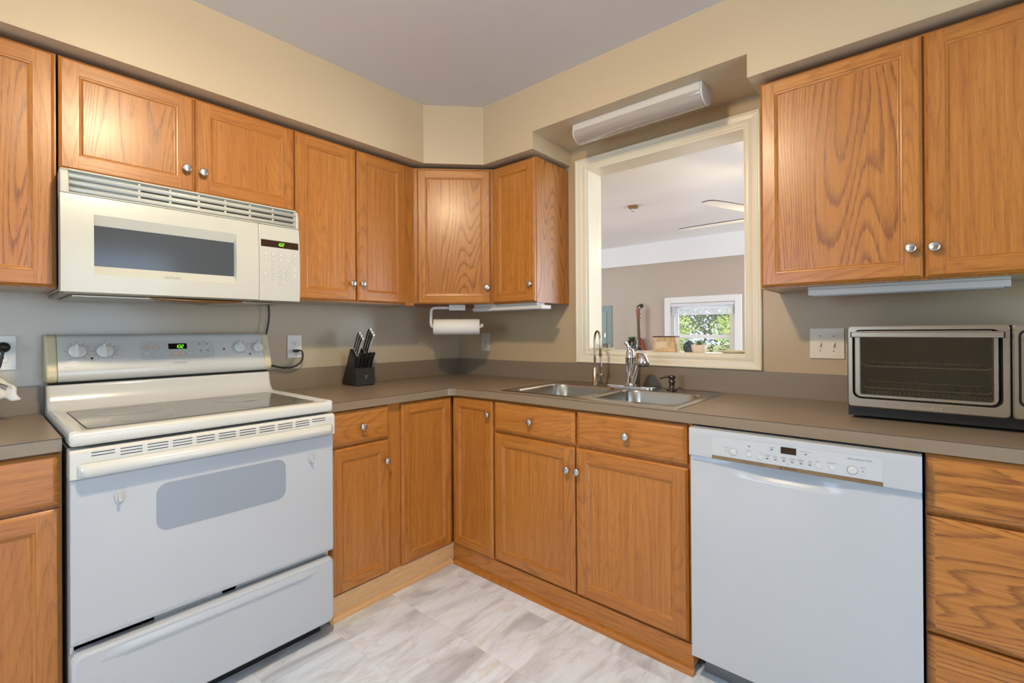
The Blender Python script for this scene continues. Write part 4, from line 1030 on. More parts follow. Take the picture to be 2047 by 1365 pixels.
SKH = M().loft([[(-.0055 * k, y - .0065 * k, z), (.0055 * k, y - .0065 * k, z), (.0055 * k, y + .0065 * k, z), (-.0055 * k, y + .0065 * k, z)] for z, k, y in ((-.004, .7, 0), (.02, .95, 0), (.045, .85, .001), (.065, 1.05, .002), (.080, 1.25, 0), (.089, .9, -.002))], cap0=True, cap1=True)
ko = SKH.build('handle', BLACK); skm = ko.data; bpy.data.objects.remove(ko)
nms = ['leftmost', 'second from left', 'middle', 'second from right', 'rightmost']
for k in range(5):
    root = bpy.data.objects.new('steak_knife', None); COL.objects.link(root); root.empty_display_size = .03
    root.matrix_world = FA @ Matrix.Translation((-.897 + k * .0205, -.166, 1.0135)) @ Matrix.Rotation(radians(22), 4, 'X')
    tag(root, 'black-handled steak knife in the low front of the knife block, %s of five' % nms[k], 'knife', 'steak knives in the block')
    o = bpy.data.objects.new('handle', skm); COL.objects.link(o); o.parent = root
    b = o.modifiers.new('bevel', 'BEVEL'); b.width = .003; b.segments = 3; b.limit_method = 'ANGLE'; b.angle_limit = radians(30)
    o = bpy.data.objects.new('blade', bl_); COL.objects.link(o); o.parent = root; o.scale = (1, .5, .5)

# ------------------------------------------------------------------ paper towel under the corner cabinet
t = T('paper_towel_holder', 'white plastic paper towel holder screwed under the corner cabinet', 'paper towel holder', FD, (.06, -.52, 1.2))
YH = -.52
HW = mat('white_holder_plastic', srgb(232, 230, 222), .35)
M().box((-.035, YH - .02, 1.333), (.062, YH + .02, 1.3665)).build('bracket', HW, t, bevel=.003)
M().tube([(-.03, YH, 1.349), (-.115, YH, 1.349), (-.134, YH, 1.345), (-.142, YH, 1.332), (-.143, YH, 1.30), (-.143, YH, 1.25), (-.138, YH, 1.238), (-.120, YH, 1.234)], .0085, 12).build('arm', HW, t)
M().tube([(-.120, YH, 1.234), (.152, YH, 1.234), (.160, YH, 1.238), (.163, YH, 1.252)], [.0085, .0085, .010, .0085], 12).build('roll_bar', HW, t)
t = T('paper_towel_roll', 'roll of white paper towel hanging in the under-cabinet holder', 'paper towel roll', FD, (0, YH, 1.187))
n = 40
M().lathe([(.0195, -.127), (.045, -.127), (.0465, -.1255), (.0465, .1455), (.045, .147), (.0195, .147)], (0, YH, 1.234), 0, n).build('paper', PAPER, t)
M().lathe([(.0195, -.126), (.0195, .146), (.0185, .146), (.0185, -.126), (.0195, -.126)], (0, YH, 1.234), 0, 24).build('core', mat('cardboard', srgb(150, 120, 88), .8), t)

# ------------------------------------------------------------------ under-cabinet lights and recess light
UL = mat('light_housing_white', srgb(210, 205, 197), .35)
t = T('under_cabinet_light', 'slim white light bar under the corner and small cabinets', 'light', FB, (.68, -.22, 1.322), 'slim under-cabinet light bars')
M().box((.435, -.285, 1.3265), (.955, -.20, 1.346)).build('housing', UL, t, bevel=.002)
M().box((.440, -.278, 1.346), (.92, -.21, 1.3675)).build('mounting_plate', UL, t)
M().box((.45, -.275, 1.3235), (.94, -.21, 1.3265)).build('lens', LENS, t)
M().box((.935, -.2855, 1.326), (.9565, -.1995, 1.3465)).build('end_cap', UL, t, bevel=.002)
t = T('under_cabinet_light', 'slim white light bar under the wide right cabinet above the toaster oven', 'light', FB, (2.41, -.22, 1.328), 'slim under-cabinet light bars')
M().box((2.160, -.250, 1.3305), (2.675, -.165, 1.352)).build('housing', UL, t, bevel=.002)
M().box((2.160, -.245, 1.3525), (2.675, -.17, 1.3690)).build('mounting_plate', UL, t)
M().box((2.175, -.245, 1.3275), (2.66, -.175, 1.3305)).build('lens', LENS, t)
t = T('fluorescent_light', 'wraparound fluorescent light fixture mounted in the recess above the pass-through', 'light', FB, (1.47, -.2, 2.16))
LX0, LX1, LY0, LY1, LZ = 1.160, 1.788, -.280, -.165, 2.2445
M().box((LX0 + .006, LY0 + .006, 2.205), (LX1 - .006, LY1 - .006, LZ)).build('base', UL, t)
cap = [(LY0, LZ), (LY0 - .002, 2.212)] + [(((LY0 + LY1) / 2) - (.0595) * cos(radians(a)), 2.208 - .046 * sin(radians(a))) for a in (12, 30, 50, 70, 90, 110, 130, 150, 168)] + [(LY1 + .002, 2.212), (LY1, LZ)]
for a, b in ((LX0 - .006, LX0 + .003), (LX1 - .003, LX1 + .006)): M().prism(cap, 0, a, b).build('end_cap', UL, t, bevel=.002)
ins = [(y * .985 + (LY0 + LY1) / 2 * .015, z + .0012) for y, z in cap[2:-2]]
o_ = [(LX0 + .003, LX1 - .003)]
lens = M().loft([[(LX0 + .003, y, z) for y, z in cap[1:-1]], [(LX1 - .003, y, z) for y, z in cap[1:-1]]], smooth=True, closed=False)
lens.build('lens', mat('acrylic_wrap_lens', srgb(172, 162, 152), .08, 0, Coat_Weight=1., Coat_Roughness=.05), t)
M().box((LX0 + .003, LY0 - .003, 2.211), (LX1 - .003, LY0 + .0, LZ)).build('side_rail', UL, t)
# ceiling light of the kitchen (above the frame; its glow and shadows are seen)
t = T('ceiling_light', 'round glass ceiling light of the kitchen', 'light', FB, (1.64, -1.82, 2.36))
M().lathe([(0, 2.4825), (.15, 2.4825), (.15, 2.470), (.14, 2.462), (0, 2.462)], (1.64, -1.82, 0), 2, 40).build('canopy', NICKEL, t)
M().lathe([(.135, 2.4615), (.13, 2.44), (.11, 2.415), (.07, 2.398), (.03, 2.392), (0, 2.3915)], (1.64, -1.82, 0), 2, 40).build('glass_bowl', LAMPGLOW, t)
lamp('kitchen_lamp', 'POINT', (1.64, -1.82, 2.33), (0, 0, 0), 30, (1.0, .79, .52), radius=.045)
kd = lamp('kitchen_lamp_down', 'AREA', (1.64, -1.82, 2.375), (0, 0, 0), 21, (1.0, .80, .54)); kd.data.shape = 'DISK'; kd.data.size = .12

# ------------------------------------------------------------------ outlets, switches, cords
PLW = mat('outlet_white', srgb(236, 234, 226), .3); PLI = mat('outlet_almond', srgb(206, 196, 176), .35)
def outlet(F, x, z, lab, m=PLW, w=.075, h=.119, kind='duplex'):
    t = T('wall_outlet' if kind != 'switch' else 'light_switch', lab, 'outlet' if kind != 'switch' else 'switch', F, (x, 0, z - h / 2), 'wall plates')
    p = M().box((x - w / 2, -.0062, z - h / 2), (x + w / 2, -.0005, z + h / 2)).build('cover_plate', m, t, bevel=.0028, seg=3)
    if kind == 'duplex':
        for dz in (.0205, -.0205):
            pts = [(x + a, z + dz + b) for a, b in rrect(-.0172, .0172, -.0145, .0145, .010, 6)]
            M().prism(pts, 1, -.0078, -.006).build('socket', m, t, bevel=.0006)
            s = M(); s.box((x - .0076, -.0082, z + dz - .001), (x - .0058, -.0078, z + dz + .007)); s.box((x + .0058, -.0082, z + dz + 0), (x + .0076, -.0078, z + dz + .006)); s.lathe([(.0026, 0), (.0026, .0004), (0, .0004)], (x, -.0079, z + dz - .0072), 1, 10, sign=-1)
            s.build('slots', BLACK, t)
        M().lathe([(.003, 0), (.0022, .0012), (0, .0014)], (x, -.0062, z), 1, 12, sign=-1).build('screw', m, t)
    elif kind == 'decora':
        M().box((x - .0165, -.0076, z - .0335), (x + .0165, -.006, z + .0335)).build('socket', m, t, bevel=.001)
        s = M()
        for dz in (.017, -.020):
            s.box((x - .007, -.0080, z + dz), (x - .0054, -.0076, z + dz + .007)); s.box((x + .0054, -.0080, z + dz), (x + .007, -.0076, z + dz + .006)); s.lathe([(.0024, 0), (.0024, .0004), (0, .0004)], (x, -.0076, z + dz - .005), 1, 10, sign=-1)
        s.box((x - .005, -.0082, z - .0045), (x + .005, -.0076, z - .0005)).box((x - .005, -.0082, z + .001), (x + .005, -.0076, z + .005)); s.build('slots', GREYP, t)
    else:
        for dx in (-.023, .023):
            M().box((x + dx - .0052, -.0072, z - .012), (x + dx + .0052, -.006, z + .012)).build('slot', m, t)
            M().loft([[(x + dx + a, y, z + b) for a, b in ((-.0042, -.004), (.0042, -.004), (.0042, .006), (-.0042, .006))] if k == 0 else [(x + dx + a, y, z + b) for a, b in ((-.0036, -.011), (.0036, -.011), (.0036, -.004), (-.0036, -.004))] for k, y in ((0, -.0066), (1, -.0185))], cap1=True).build('toggle', m, t, bevel=.0008)
            for dz in (.030, -.030): M().lathe([(.003, 0), (.0024, .0011), (0, .0013)], (x + dx, -.0062, z + dz), 1, 12, sign=-1).build('screw', NICKEL, t)
    return t
outlet(FA, -1.163, 1.133, 'white duplex wall outlet right of the stove with a plug in its lower socket')
outlet(FA, -2.200, 1.140, 'white duplex wall outlet left of the stove at the photo edge', w=.078, h=.124)
outlet(FB, .269, 1.1345, 'almond rectangular wall outlet below the paper towel roll', PLI, kind='decora', w=.078, h=.124)
outlet(FB, 2.1875, 1.149, 'cream double light switch plate between pass-through and toaster oven', mat('switch_cream', srgb(236, 226, 208), .3), w=.118, h=.124, kind='switch')
# plug and cord right of the stove
t = T('power_cord', 'black plug and cord curving from the outlet behind the stove', 'cord', FA, (-1.163, -.02, 1.1125))
M().box((-1.176, -.034, 1.104), (-1.150, -.0084, 1.119)).build('plug', BLACK, t, bevel=.004, seg=3)
M().tube([(-1.152, -.026, 1.112), (-1.142, -.028, 1.113), (-1.135, -.030, 1.106), (-1.132, -.032, 1.090), (-1.137, -.036, 1.068), (-1.150, -.042, 1.050), (-1.172, -.047, 1.036), (-1.205, -.050, 1.028), (-1.24, -.050, 1.029), (-1.27, -.046, 1.036), (-1.30, -.04, 1.045)], .0045, 10).build('cable', BLACK, t)
t = T('power_cord', 'black plug and cord in the outlet at the left photo edge', 'cord', FA, (-2.2, -.02, 1.14))
M().lathe([(.017, .0085), (.019, .012), (.017, .028), (.010, .034), (0, .035)], (-2.195, 0, 1.1605), 1, 20, sign=-1).build('plug', BLACK, t)
M().tube([(-2.195, -.032, 1.158), (-2.197, -.037, 1.14), (-2.203, -.036, 1.10), (-2.215, -.035, 1.06), (-2.25, -.035, .99), (-2.27, -.036, .93)], .0045, 10).build('cable', BLACK, t)
# cloth hanging at the left edge
t = None
cl = M(); rows_ = []
for k in range(9):
    q = k / 8; row = []
    for i in range(15):
        u = i / 14
        x = -2.30 + .125 * u + .020 * q * u + .006 * sin(9 * u + 3 * q)
        zt_ = 1.115 - .09 * u ** 1.6; zb_ = .985 + .012 * (1 - u)
        row.append((x, -.150 - .012 * sin(14 * u + q) - .02 * q * u, zt_ + (zb_ - zt_) * q + .004 * sin(20 * u)))
    rows_.append(row)
cl.loft(rows_, smooth=True, closed=False)
o = cl.build('dish_cloth', TOWEL, None, None, F=FA); mm = o.modifiers.new('solid', 'SOLIDIFY'); mm.thickness = .012
tag(o, 'white cloth hanging at the left photo edge in front of the outlet', 'cloth')
t = T('towel_stand', 'slim metal towel stand on the left countertop holding the white cloth', 'towel stand', FA, (-2.33, -.15, ZK + .0005))
M().lathe([(.06, .0005), (.06, .006), (.01, .010), (.006, .014), (.006, .205), (0, .208)], (-2.33, -.157, ZK), 2, 24).build('stand', NICKEL, t)
M().tube([(-2.33, -.157, 1.112), (-2.19, -.157, 1.03)], .005, 10).build('arm', NICKEL, t)

# ------------------------------------------------------------------ toaster oven
t = T('toaster_oven', 'stainless countertop toaster oven with a wide glass door and bar handle', 'toaster oven', FB, (2.53, -.22, ZK + .0005))
YT = -.42; TX0, TX1, TXR = 2.2925, 2.6545, 2.775; TZ0, TZ1 = .9595, 1.2165
body = M(); TH = .008
body.box((TX0 + .004, YT + .03, TZ0 + .003), (TX0 + .012, -.05, TZ1 - .003)).box((TX0 + .004, YT + .03, TZ1 - .010), (TXR - .004, -.05, TZ1 - .002)).box((TX0 + .004, YT + .03, TZ0 + .002), (TXR - .004, -.05, TZ0 + .010)).box((TX0 + .004, -.058, TZ0 + .003), (TXR - .004, -.05, TZ1 - .003)).box((2.652, YT + .03, TZ0 + .003), (TXR - .004, -.05, TZ1 - .003))
DKI = mat('oven_cavity_steel', srgb(72, 64, 50), .4, .3)
body.build('body', DKI, t)
def rl(x0, x1, z0, z1, r, y, n=6): return [(p[0], y, p[1]) for p in rrect(x0, x1, z0, z1, r, n)]
fr = M()
o1, o2, o3 = rl(TX0, TX1, TZ0, TZ1, .010, YT + .03), rl(TX0, TX1, TZ0, TZ1, .010, YT + .003), rl(TX0 + .003, TX1 - .003, TZ0 + .003, TZ1 - .003, .009, YT)
dx0, dx1, dz0_, dz1_ = 2.3055, 2.6405, .9865, 1.2045
i1_, i2_ = rl(dx0, dx1, dz0_, dz1_, .022, YT), rl(dx0 + .002, dx1 - .002, dz0_ + .002, dz1_ - .002, .020, YT + .004)
i3_ = rl(dx0 + .002, dx1 - .002, dz0_ + .002, dz1_ - .002, .020, YT + .03)
fr.loft([o1, o2, o3, i1_, i2_, i3_]); fr.build('front_frame', STEEL, t)
dr = M()
d0 = rl(dx0 + .006, dx1 - .009, dz0_ + .005, dz1_ - .004, .018, YT + .02); d1 = rl(dx0 + .006, dx1 - .009, dz0_ + .005, dz1_ - .004, .018, YT - .002); d2 = rl(dx0 + .008, dx1 - .011, dz0_ + .007, dz1_ - .006, .016, YT - .004)
gx0_, gx1_, gz0_, gz1_ = 2.3245, 2.6225, 1.0005, 1.190
e1 = rl(gx0_, gx1_, gz0_, gz1_, .006, YT - .004); e2 = rl(gx0_ + .002, gx1_ - .002, gz0_ + .002, gz1_ - .002, .005, YT + .000); e3 = rl(gx0_ + .002, gx1_ - .002, gz0_ + .002, gz1_ - .002, .005, YT + .02)
dr.loft([d0, d1, d2, e1, e2, e3, d0]); dd_ = dr.build('door', STEEL, t)
M().box((gx0_ + .001, YT + .002, gz0_ + .001), (gx1_ - .001, YT + .0045, gz1_ - .001)).build('door_glass', GLASSD, t, dd_)
M().box((gx0_ + .002, YT + .006, 1.168), (gx1_ - .002, YT + .009, 1.190)).build('upper_band', BLACK, t, dd_)
for a, b in ((2.330, 2.368), (2.560, 2.605)): M().box((a, YT + .0050, 1.170), (b, YT + .012, 1.185)).build('handle_mount', BLACKG, t, dd_, bevel=.003)
hb = M(); pr = rrect(YT - .045, YT - .028, 1.1805, 1.196, .004, 3); hb.prism(pr, 0, 2.307, 2.638); hh = hb.build('handle', STEEL, t, dd_, bevel=.0005)
for a in (2.3045, 2.6380): M().prism(rrect(YT - .0455, YT - .0275, 1.180, 1.1965, .004, 3), 0, a, a + .003).build('handle_cap', BLACK, t, hh)
for x in (2.322, 2.622): M().prism(rrect(x - .010, x + .010, 1.184, 1.1985, .004, 3), 1, YT - .034, YT - .003).build('handle_bracket', STEEL, t, hh)
# cavity: racks, crumb tray, elements
def rack(z, label):
    rk = M()
    for y in (-.395, -.16): rk.tube([(2.327, y, z + .010), (2.334, y, z + .004), (2.342, y, z), (2.612, y, z), (2.618, y, z + .003), (2.6225, y, z + .007)], .0016, 8)
    for k in range(14):
        x = 2.350 + k * .0195; rk.tube([(x, -.395, z), (x, -.16, z)], .0010, 6)
    rk.build('wire_rack', mat('rack_wire', srgb(225, 210, 185), .3, .5), t)
rack(1.0885, 'u'); rack(1.020, 'l')
M().box((2.326, -.385, .975), (2.622, -.07, .979)).build('crumb_tray', DKI, t)
pt = M()
for i in range(26):
    for j_ in range(6):
        x = 2.338 + i * .0112; y = -.37 + j_ * .014
        pt.box((x, y, .9995), (x + .0085, y + .0016, 1.0007)).box((x, y, .9995), (x + .0016, y + .0125, 1.0007))
pt.build('perforated_tray', mat('tray_aluminium', srgb(200, 190, 170), .4, .4), t)
# right control column
cp = M(); a1, a2, a3 = rl(2.6585, TXR, TZ0, TZ1, .008, YT + .03), rl(2.6585, TXR, TZ0, TZ1, .008, YT + .003), rl(2.6615, TXR - .003, TZ0 + .003, TZ1 - .003, .007, YT)
a4, a5 = rl(2.6695, TXR - .012, .992, 1.2035, .018, YT), rl(2.6715, TXR - .014, .994, 1.2015, .016, YT + .005)
cp.loft([a1, a2, a3, a4, a5]); cp.build('control_frame', STEEL, t)
M().box((2.668, YT + .005, .99), (TXR - .012, YT + .012, 1.206)).build('recess_back', BLACK, t)
pa = M(); pa.loft([rl(2.675, TXR - .018, .998, 1.198, .014, YT + .008), rl(2.675, TXR - .018, .998, 1.198, .014, YT + .001)], cap1=True); pa.build('control_plate', STEEL, t)
for z in (1.1692, 1.1179, 1.069, 1.0201):
    k_ = M().lathe([(.018, 0), (.0175, .012), (.016, .015), (0, .0155)], (2.7005, YT + .001, z), 1, 28, sign=-1).build('control_knob', BLACK, t)
    M().box((2.6993, YT - .0152, z + .002), (2.7017, YT - .0142, z + .015)).build('pointer', KNOBW, t, k_)
M().box((TX0 + .003, -.395, .930), (TXR - .003, -.07, .9605)).build('plinth', BLACK, t)
for x in (TX0 + .03, TXR - .03):
    for y in (-.38, -.09): M().lathe([(.012, .0006), (.012, .017)], (x, y, ZK + .006), 2, 16).build('foot', BLACK, t)
M().box((TX0 + .0, -.397, .929), (TXR, -.3945, .9590)).build('front_apron', BLACK, t)
text(t, 'KitchenAid', 2.4725, YT - .0008, .9715, .0072, CHROME, .088)

# ------------------------------------------------------------------ things on the pass-through sill
ZS_ = SILL + .0004
def plate(name, lab, x, y, a, b, h=.010):
    mb = M(); n = 48
    lp_ = lambda k, z: [(x + a * k * cos(2 * pi * i / n), y + b * k * sin(2 * pi * i / n), z) for i in range(n)]
    mb.loft([lp_(.62, ZS_), lp_(.66, ZS_ + .001), lp_(.98, ZS_ + h), lp_(1, ZS_ + h + .001), lp_(.99, ZS_ + h + .002), lp_(.64, ZS_ + .0035), lp_(.02, ZS_ + .003)], smooth=True, cap0=True, cap1=True)
    o = mb.build(name, PLATE, None, None, F=FB); tag(o, lab, 'plate', 'cream plates on the pass-through sill'); return o
plate('plate', 'oval cream plate at the left end of the pass-through sill', 1.135, .068, .058, .048)
plate('plate', 'oval cream plate at the right end of the pass-through sill', 1.812, .072, .068, .052)
t = T('glass_cup', 'small clear glass cup behind the left plate on the sill', 'cup', FB, (1.115, .118, ZS_))
M().lathe([(.016, .0), (.0175, .003), (.019, .034), (.018, .034), (.0155, .005), (0, .005)], (1.115, .116, ZS_), 2, 24).build('cup', GLASS, t)
LEAF = mat('succulent_green', srgb(58, 96, 44), .45); LEAF2 = mat('agave_green', srgb(110, 140, 84), .45)
def leaf(mb, base, az, el, L, w, curl=.3, th=.0016):
    d = Vector((cos(az) * cos(el), sin(az) * cos(el), sin(el))); s = Vector((-sin(az), cos(az), 0)); u = d.cross(s) * -1
    l = []
    for k in range(7):
        q = k / 6; c = Vector(base) + d * L * q + Vector((0, 0, 1)) * curl * L * q * q
        ww = w * (sin(pi * min(1, q * .8 + .2)) ** .8 if q < 1 else .04)
        l.append([tuple(c + s * ww), tuple(c + u * th * (1 - q * .7) * 2), tuple(c - s * ww), tuple(c - u * th * (1 - q * .7))])
    mb.loft(l, smooth=False, cap0=True, cap1=True)
# succulent in a layered glass
t = T('potted_succulent', 'small green succulent in a clear glass with sand and soil layers behind the faucet', 'plant', FB, (1.293, .060, ZS_))
t.o.location += Vector((.013, .0, 0)); t.o.scale = (1.22,) * 3
x, y = 1.293, .060
M().lathe([(.019, .0), (.0205, .002), (.0235, .047), (.0225, .047), (.0195, .003), (0, .003)], (x, y, ZS_), 2, 32).build('glass_pot', GLASS, t)
M().lathe([(.0194, .0032), (.0202, .012), (0, .0122)], (x, y, ZS_), 2, 28).build('pebble_layer', mat('pale_pebbles', srgb(190, 190, 184), .8), t)
M().lathe([(.0202, .0123), (.0214, .0300), (0, .0302)], (x, y, ZS_), 2, 28).build('soil_layer', mat('dark_soil', srgb(40, 32, 28), .9), t)
M().lathe([(.0214, .0304), (.0220, .0430), (.012, .0455), (0, .0465)], (x, y, ZS_), 2, 28).build('sand_layer', mat('amber_gravel', srgb(176, 130, 82), .9), t)
lf = M()
for r_, (cnt, el, L) in enumerate(((5, 70, .014), (7, 45, .019), (9, 22, .023))):
    for k in range(cnt): leaf(lf, (x, y, ZS_ + .045), 2 * pi * k / cnt + r_ * .4, radians(el), L, .0048, .25, .0022)
lf.build('leaves', LEAF, t)
# box with marble print
t = T('decorative_box', 'cream floral marbled box with a brown lid on the sill', 'box', FB, (1.489, .066, ZS_))
BXM = mat('floral_marble_print', srgb(214, 180, 132), .5); nt = NT(BXM); tc = nt.n('ShaderNodeTexCoord').outputs['Object']
vn = nt.noise(nt.scale(tc, (28, 28, 34)), 1, 3, .6, 2.2); v2 = nt.noise(tc, 40, 2)
nt.l(nt.mix(nt.ramp(vn, [(.47, 0.), (.50, .55), (.53, 0.)]), nt.ramp(v2, [(.35, srgb(206, 170, 122)), (.65, srgb(226, 198, 156))]), srgb(140, 92, 60)), nt.b.inputs['Base Color'])
M().box((1.4305, .040, ZS_), (1.5465, .095, ZS_ + .0735)).build('body', BXM, t, bevel=.002)
M().box((1.4290, .0385, ZS_ + .0735), (1.5480, .0965, ZS_ + .079)).build('lid', mat('brown_lid', srgb(84, 58, 42), .5), t, bevel=.001)
M().box((1.4430, .0392, ZS_ + .020), (1.5060, .0400, ZS_ + .051)).build('label_panel', mat('label_cream', srgb(226, 204, 172), .5), t)
for k, z in enumerate((.0435, .0365, .0295)): M().box((1.449, .0388, ZS_ + z), (1.500 - .006 * (k == 2), .0392, ZS_ + z + .0022)).build('label_lines', mat('label_white', srgb(240, 228, 206), .5), t)
# round dark blue-grey stone coaster stand
st_m = mat('slate_blue_cloth', srgb(66, 78, 90), .8); nt = NT(st_m); tc = nt.n('ShaderNodeTexCoord').outputs['Object']
nt.l(nt.ramp(nt.noise(tc, 60, 3), [(.35, srgb(48, 60, 70)), (.65, srgb(96, 108, 118))]), nt.b.inputs['Base Color'])
mb = M(); n = 28; ls = []
for k in range(9):
    q = k / 8; r_ = [.72, .90, 1, 1.02, 1, .93, .80, .55, .08][k]; z = ZS_ + .0565 * q
    ls.append([(1.5965 + .0275 * r_ * cos(2 * pi * i / n) * (1 + .05 * sin(3 * 2 * pi * i / n)), .088 + .017 * r_ * sin(2 * pi * i / n), z + .002 * cos(2 * pi * i / n) * q) for i in range(n)])
mb.loft(ls, smooth=True, cap0=True, cap1=True); o = mb.build('round_pouch', st_m, None, None, F=FB); tag(o, 'dark slate-blue rounded pouch between the box and the white plant pot', 'pouch')
# agave in white pot
t = T('potted_agave', 'spiky green agave in a small rounded white pot on the sill', 'plant', FB, (1.658, .062, ZS_))
x, y = 1.658, .062
pt = M(); ls = []
for r0, h in ((.0255, 0), (.0285, .003), (.0325, .020), (.0345, .0375), (.0325, .0375), (.030, .034)): ls.append([(x + p[0], y + p[1] * .8, ZS_ + h) for p in rrect(-r0, r0, -r0, r0, r0 * .45, 5)])
pt.loft(ls, smooth=True, cap0=True, cap1=True); pt.build('pot', mat('white_pot', srgb(232, 214, 196), .5), t)
lf = M()
for r_, (cnt, el, L) in enumerate(((6, 72, .030), (9, 48, .036), (10, 26, .036))):
    for k in range(cnt): leaf(lf, (x, y, ZS_ + .034), 2 * pi * k / cnt + r_ * .5, radians(el), L, .0032, -.05, .0016)
lf.build('leaves', LEAF2, t)

# ------------------------------------------------------------------ next room
# ukulele hanging on the far wall
UX, UY = -.655, FY - .075
t = T('ukulele', 'dark red ukulele hanging on the far wall of the next room', 'ukulele', FB, (UX, UY, .75))
UM = mat('mahogany', srgb(128, 58, 30), .25, 0, Coat_Weight=.5); UD = mat('dark_fretboard', srgb(84, 58, 36), .45)
def uk(z):
    q = (z - .745) / .31
    return None
ol = []
for a in range(0, 360, 8):
    A = radians(a); r_ = .098 if sin(A) < 0 else .098 * (1 - .0 * sin(A)); zz_ = .845 + r_ * 1.0 * sin(A)
    xx = r_ * cos(A) * (1 if sin(A) < .3 else 1 - .28 * (sin(A) - .3))
    if sin(A) > 0: zz_ = .860 + sin(A) * .235
    else: zz_ = .860 + r_ * sin(A)
    if .25 < sin(A) < .8: xx *= .86
    ol.append((UX + .018 + xx * 1.05, zz_))
M().prism(ol, 1, UY - .03, UY + .03).build('body', UM, t, bevel=.004)
M().lathe([(.03, 0), (.03, .002), (0, .002)], (UX + .018, UY - .0302, .93), 1, 24, sign=-1).build('sound_hole', BLACK, t)
nk = [(UX + .034, .98), (UX + .000, .98), (UX - .008, 1.375), (UX + .022, 1.375)]
M().prism(nk, 1, UY - .042, UY - .030).build('fretboard', UD, t)
M().prism([(UX + .031, 1.06), (UX + .003, 1.06), (UX - .005, 1.375), (UX + .019, 1.375)], 1, UY - .030, UY - .012).build('neck', UM, t)
hs = M().prism([(UX - .016, 1.375), (UX - .022, 1.52), (UX + .0, 1.535), (UX + .034, 1.528), (UX + .038, 1.385), (UX + .022, 1.375)], 1, UY - .040, UY - .022).build('headstock', UM, t, bevel=.003)
for dx_ in (-.030, .044):
    for z in (1.42, 1.475): M().lathe([(.007, 0), (.008, .006), (.007, .010), (0, .010)], (UX + dx_ - .003, UY - .026, z), 1, 12, sign=-1).build('tuning_peg', mat('pearl_peg', srgb(230, 225, 215), .3), t)
M().box((UX - .012, UY - .036, .81), (UX + .048, UY - .030, .822)).build('bridge', UD, t)
t = T('wall_hanger', 'dark wall hanger gripping the ukulele headstock', 'hanger', FB, (UX + .01, FY - .001, 1.53))
M().box((UX - .01, FY - .014, 1.54), (UX + .03, FY - .001, 1.60)).build('bracket', BLACK, t, bevel=.003)
M().tube([(UX + .01, FY - .014, 1.575), (UX + .008, UY + .01, 1.580), (UX - .0, UY - .03, 1.560), (UX + .0, UY - .05, 1.545)], .009, 10).build('yoke', BLACK, t)
# grey-green electrical panel door on the far wall
EP = mat('grey_green_metal', srgb(118, 140, 140), .4)
t = T('electrical_panel', 'grey-green electrical panel door set in the far wall', 'electrical panel', FB, (-1.5, FY, .65))
M().box((-1.62, FY - .012, .62), (-1.135, FY - .0005, 1.595)).build('panel_frame', EP, t, bevel=.003)
pdn = M().box((-1.58, FY - .020, .68), (-1.225, FY - .012, 1.50)).build('panel_door', mat('grey_green_door', srgb(130, 150, 150), .4), t, bevel=.003)
M().box((-1.255, FY - .030, 1.10), (-1.238, FY - .020, 1.16)).build('latch', NICKEL, t, pdn)
# mini blind gathered at the top of the far window
t = T('window_blind', 'white mini blind raised to the top of the far window', 'blind', FB, (.23, FY, 1.42))
BLM = mat('blind_white', srgb(226, 228, 236), .4)
M().box((WX0 + .006, FY - .018, 1.538), (WX1 - .006, FY + .015, 1.580)).build('headrail', BLM, t, bevel=.003)
for k in range(9): M().box((WX0 + .012, FY - .016, 1.434 + k * .0105), (WX1 - .012, FY + .012, 1.4395 + k * .0105)).build('slat', BLM, t, bevel=.001)
M().box((WX0 + .012, FY - .018, 1.418), (WX1 - .012, FY + .012, 1.430)).build('bottom_rail', BLM, t, bevel=.002)
M().tube([(WX0 + .06, FY - .022, 1.54), (WX0 + .062, FY - .022, 1.1), (WX0 + .058, FY - .022, .87)], .0025, 6).build('wand', BLM, t)
for k in (.05, .35, .65, .95): M().box((WX0 + (WX1 - WX0) * k - .008, FY - .0195, 1.425), (WX0 + (WX1 - WX0) * k + .008, FY - .0178, 1.535)).build('ladder_tape', BLM, t)
# ceiling hook
t = T('ceiling_hook', 'brass ceiling plate with a ring hook in the next room', 'hook', FB, (.268, 2.19, 2.43))
BR = mat('brass', srgb(176, 142, 84), .3, .9)
o = M(); 
hxm = Matrix.Rotation(radians(20), 4, 'Z')
o.box((-.047, -.047, 0), (.047, .047, .018)); o.v = [hxm @ v + Vector((.268, 2.19, ZC - .0185)) for v in o.v]; o.build('ceiling_plate', BR, t, bevel=.003)
M().tube([(.268 + .016 * sin(radians(a)), 2.19 + .006 * sin(radians(a)), ZC - .038 - .020 * cos(radians(a)) + .0) for a in range(0, 361, 24)], .0038, 8).build('ring', NICKEL, t)
M().tube([(.268, 2.19, ZC - .0185), (.268, 2.19, ZC - .022)], .006, 10).build('stem', NICKEL, t)
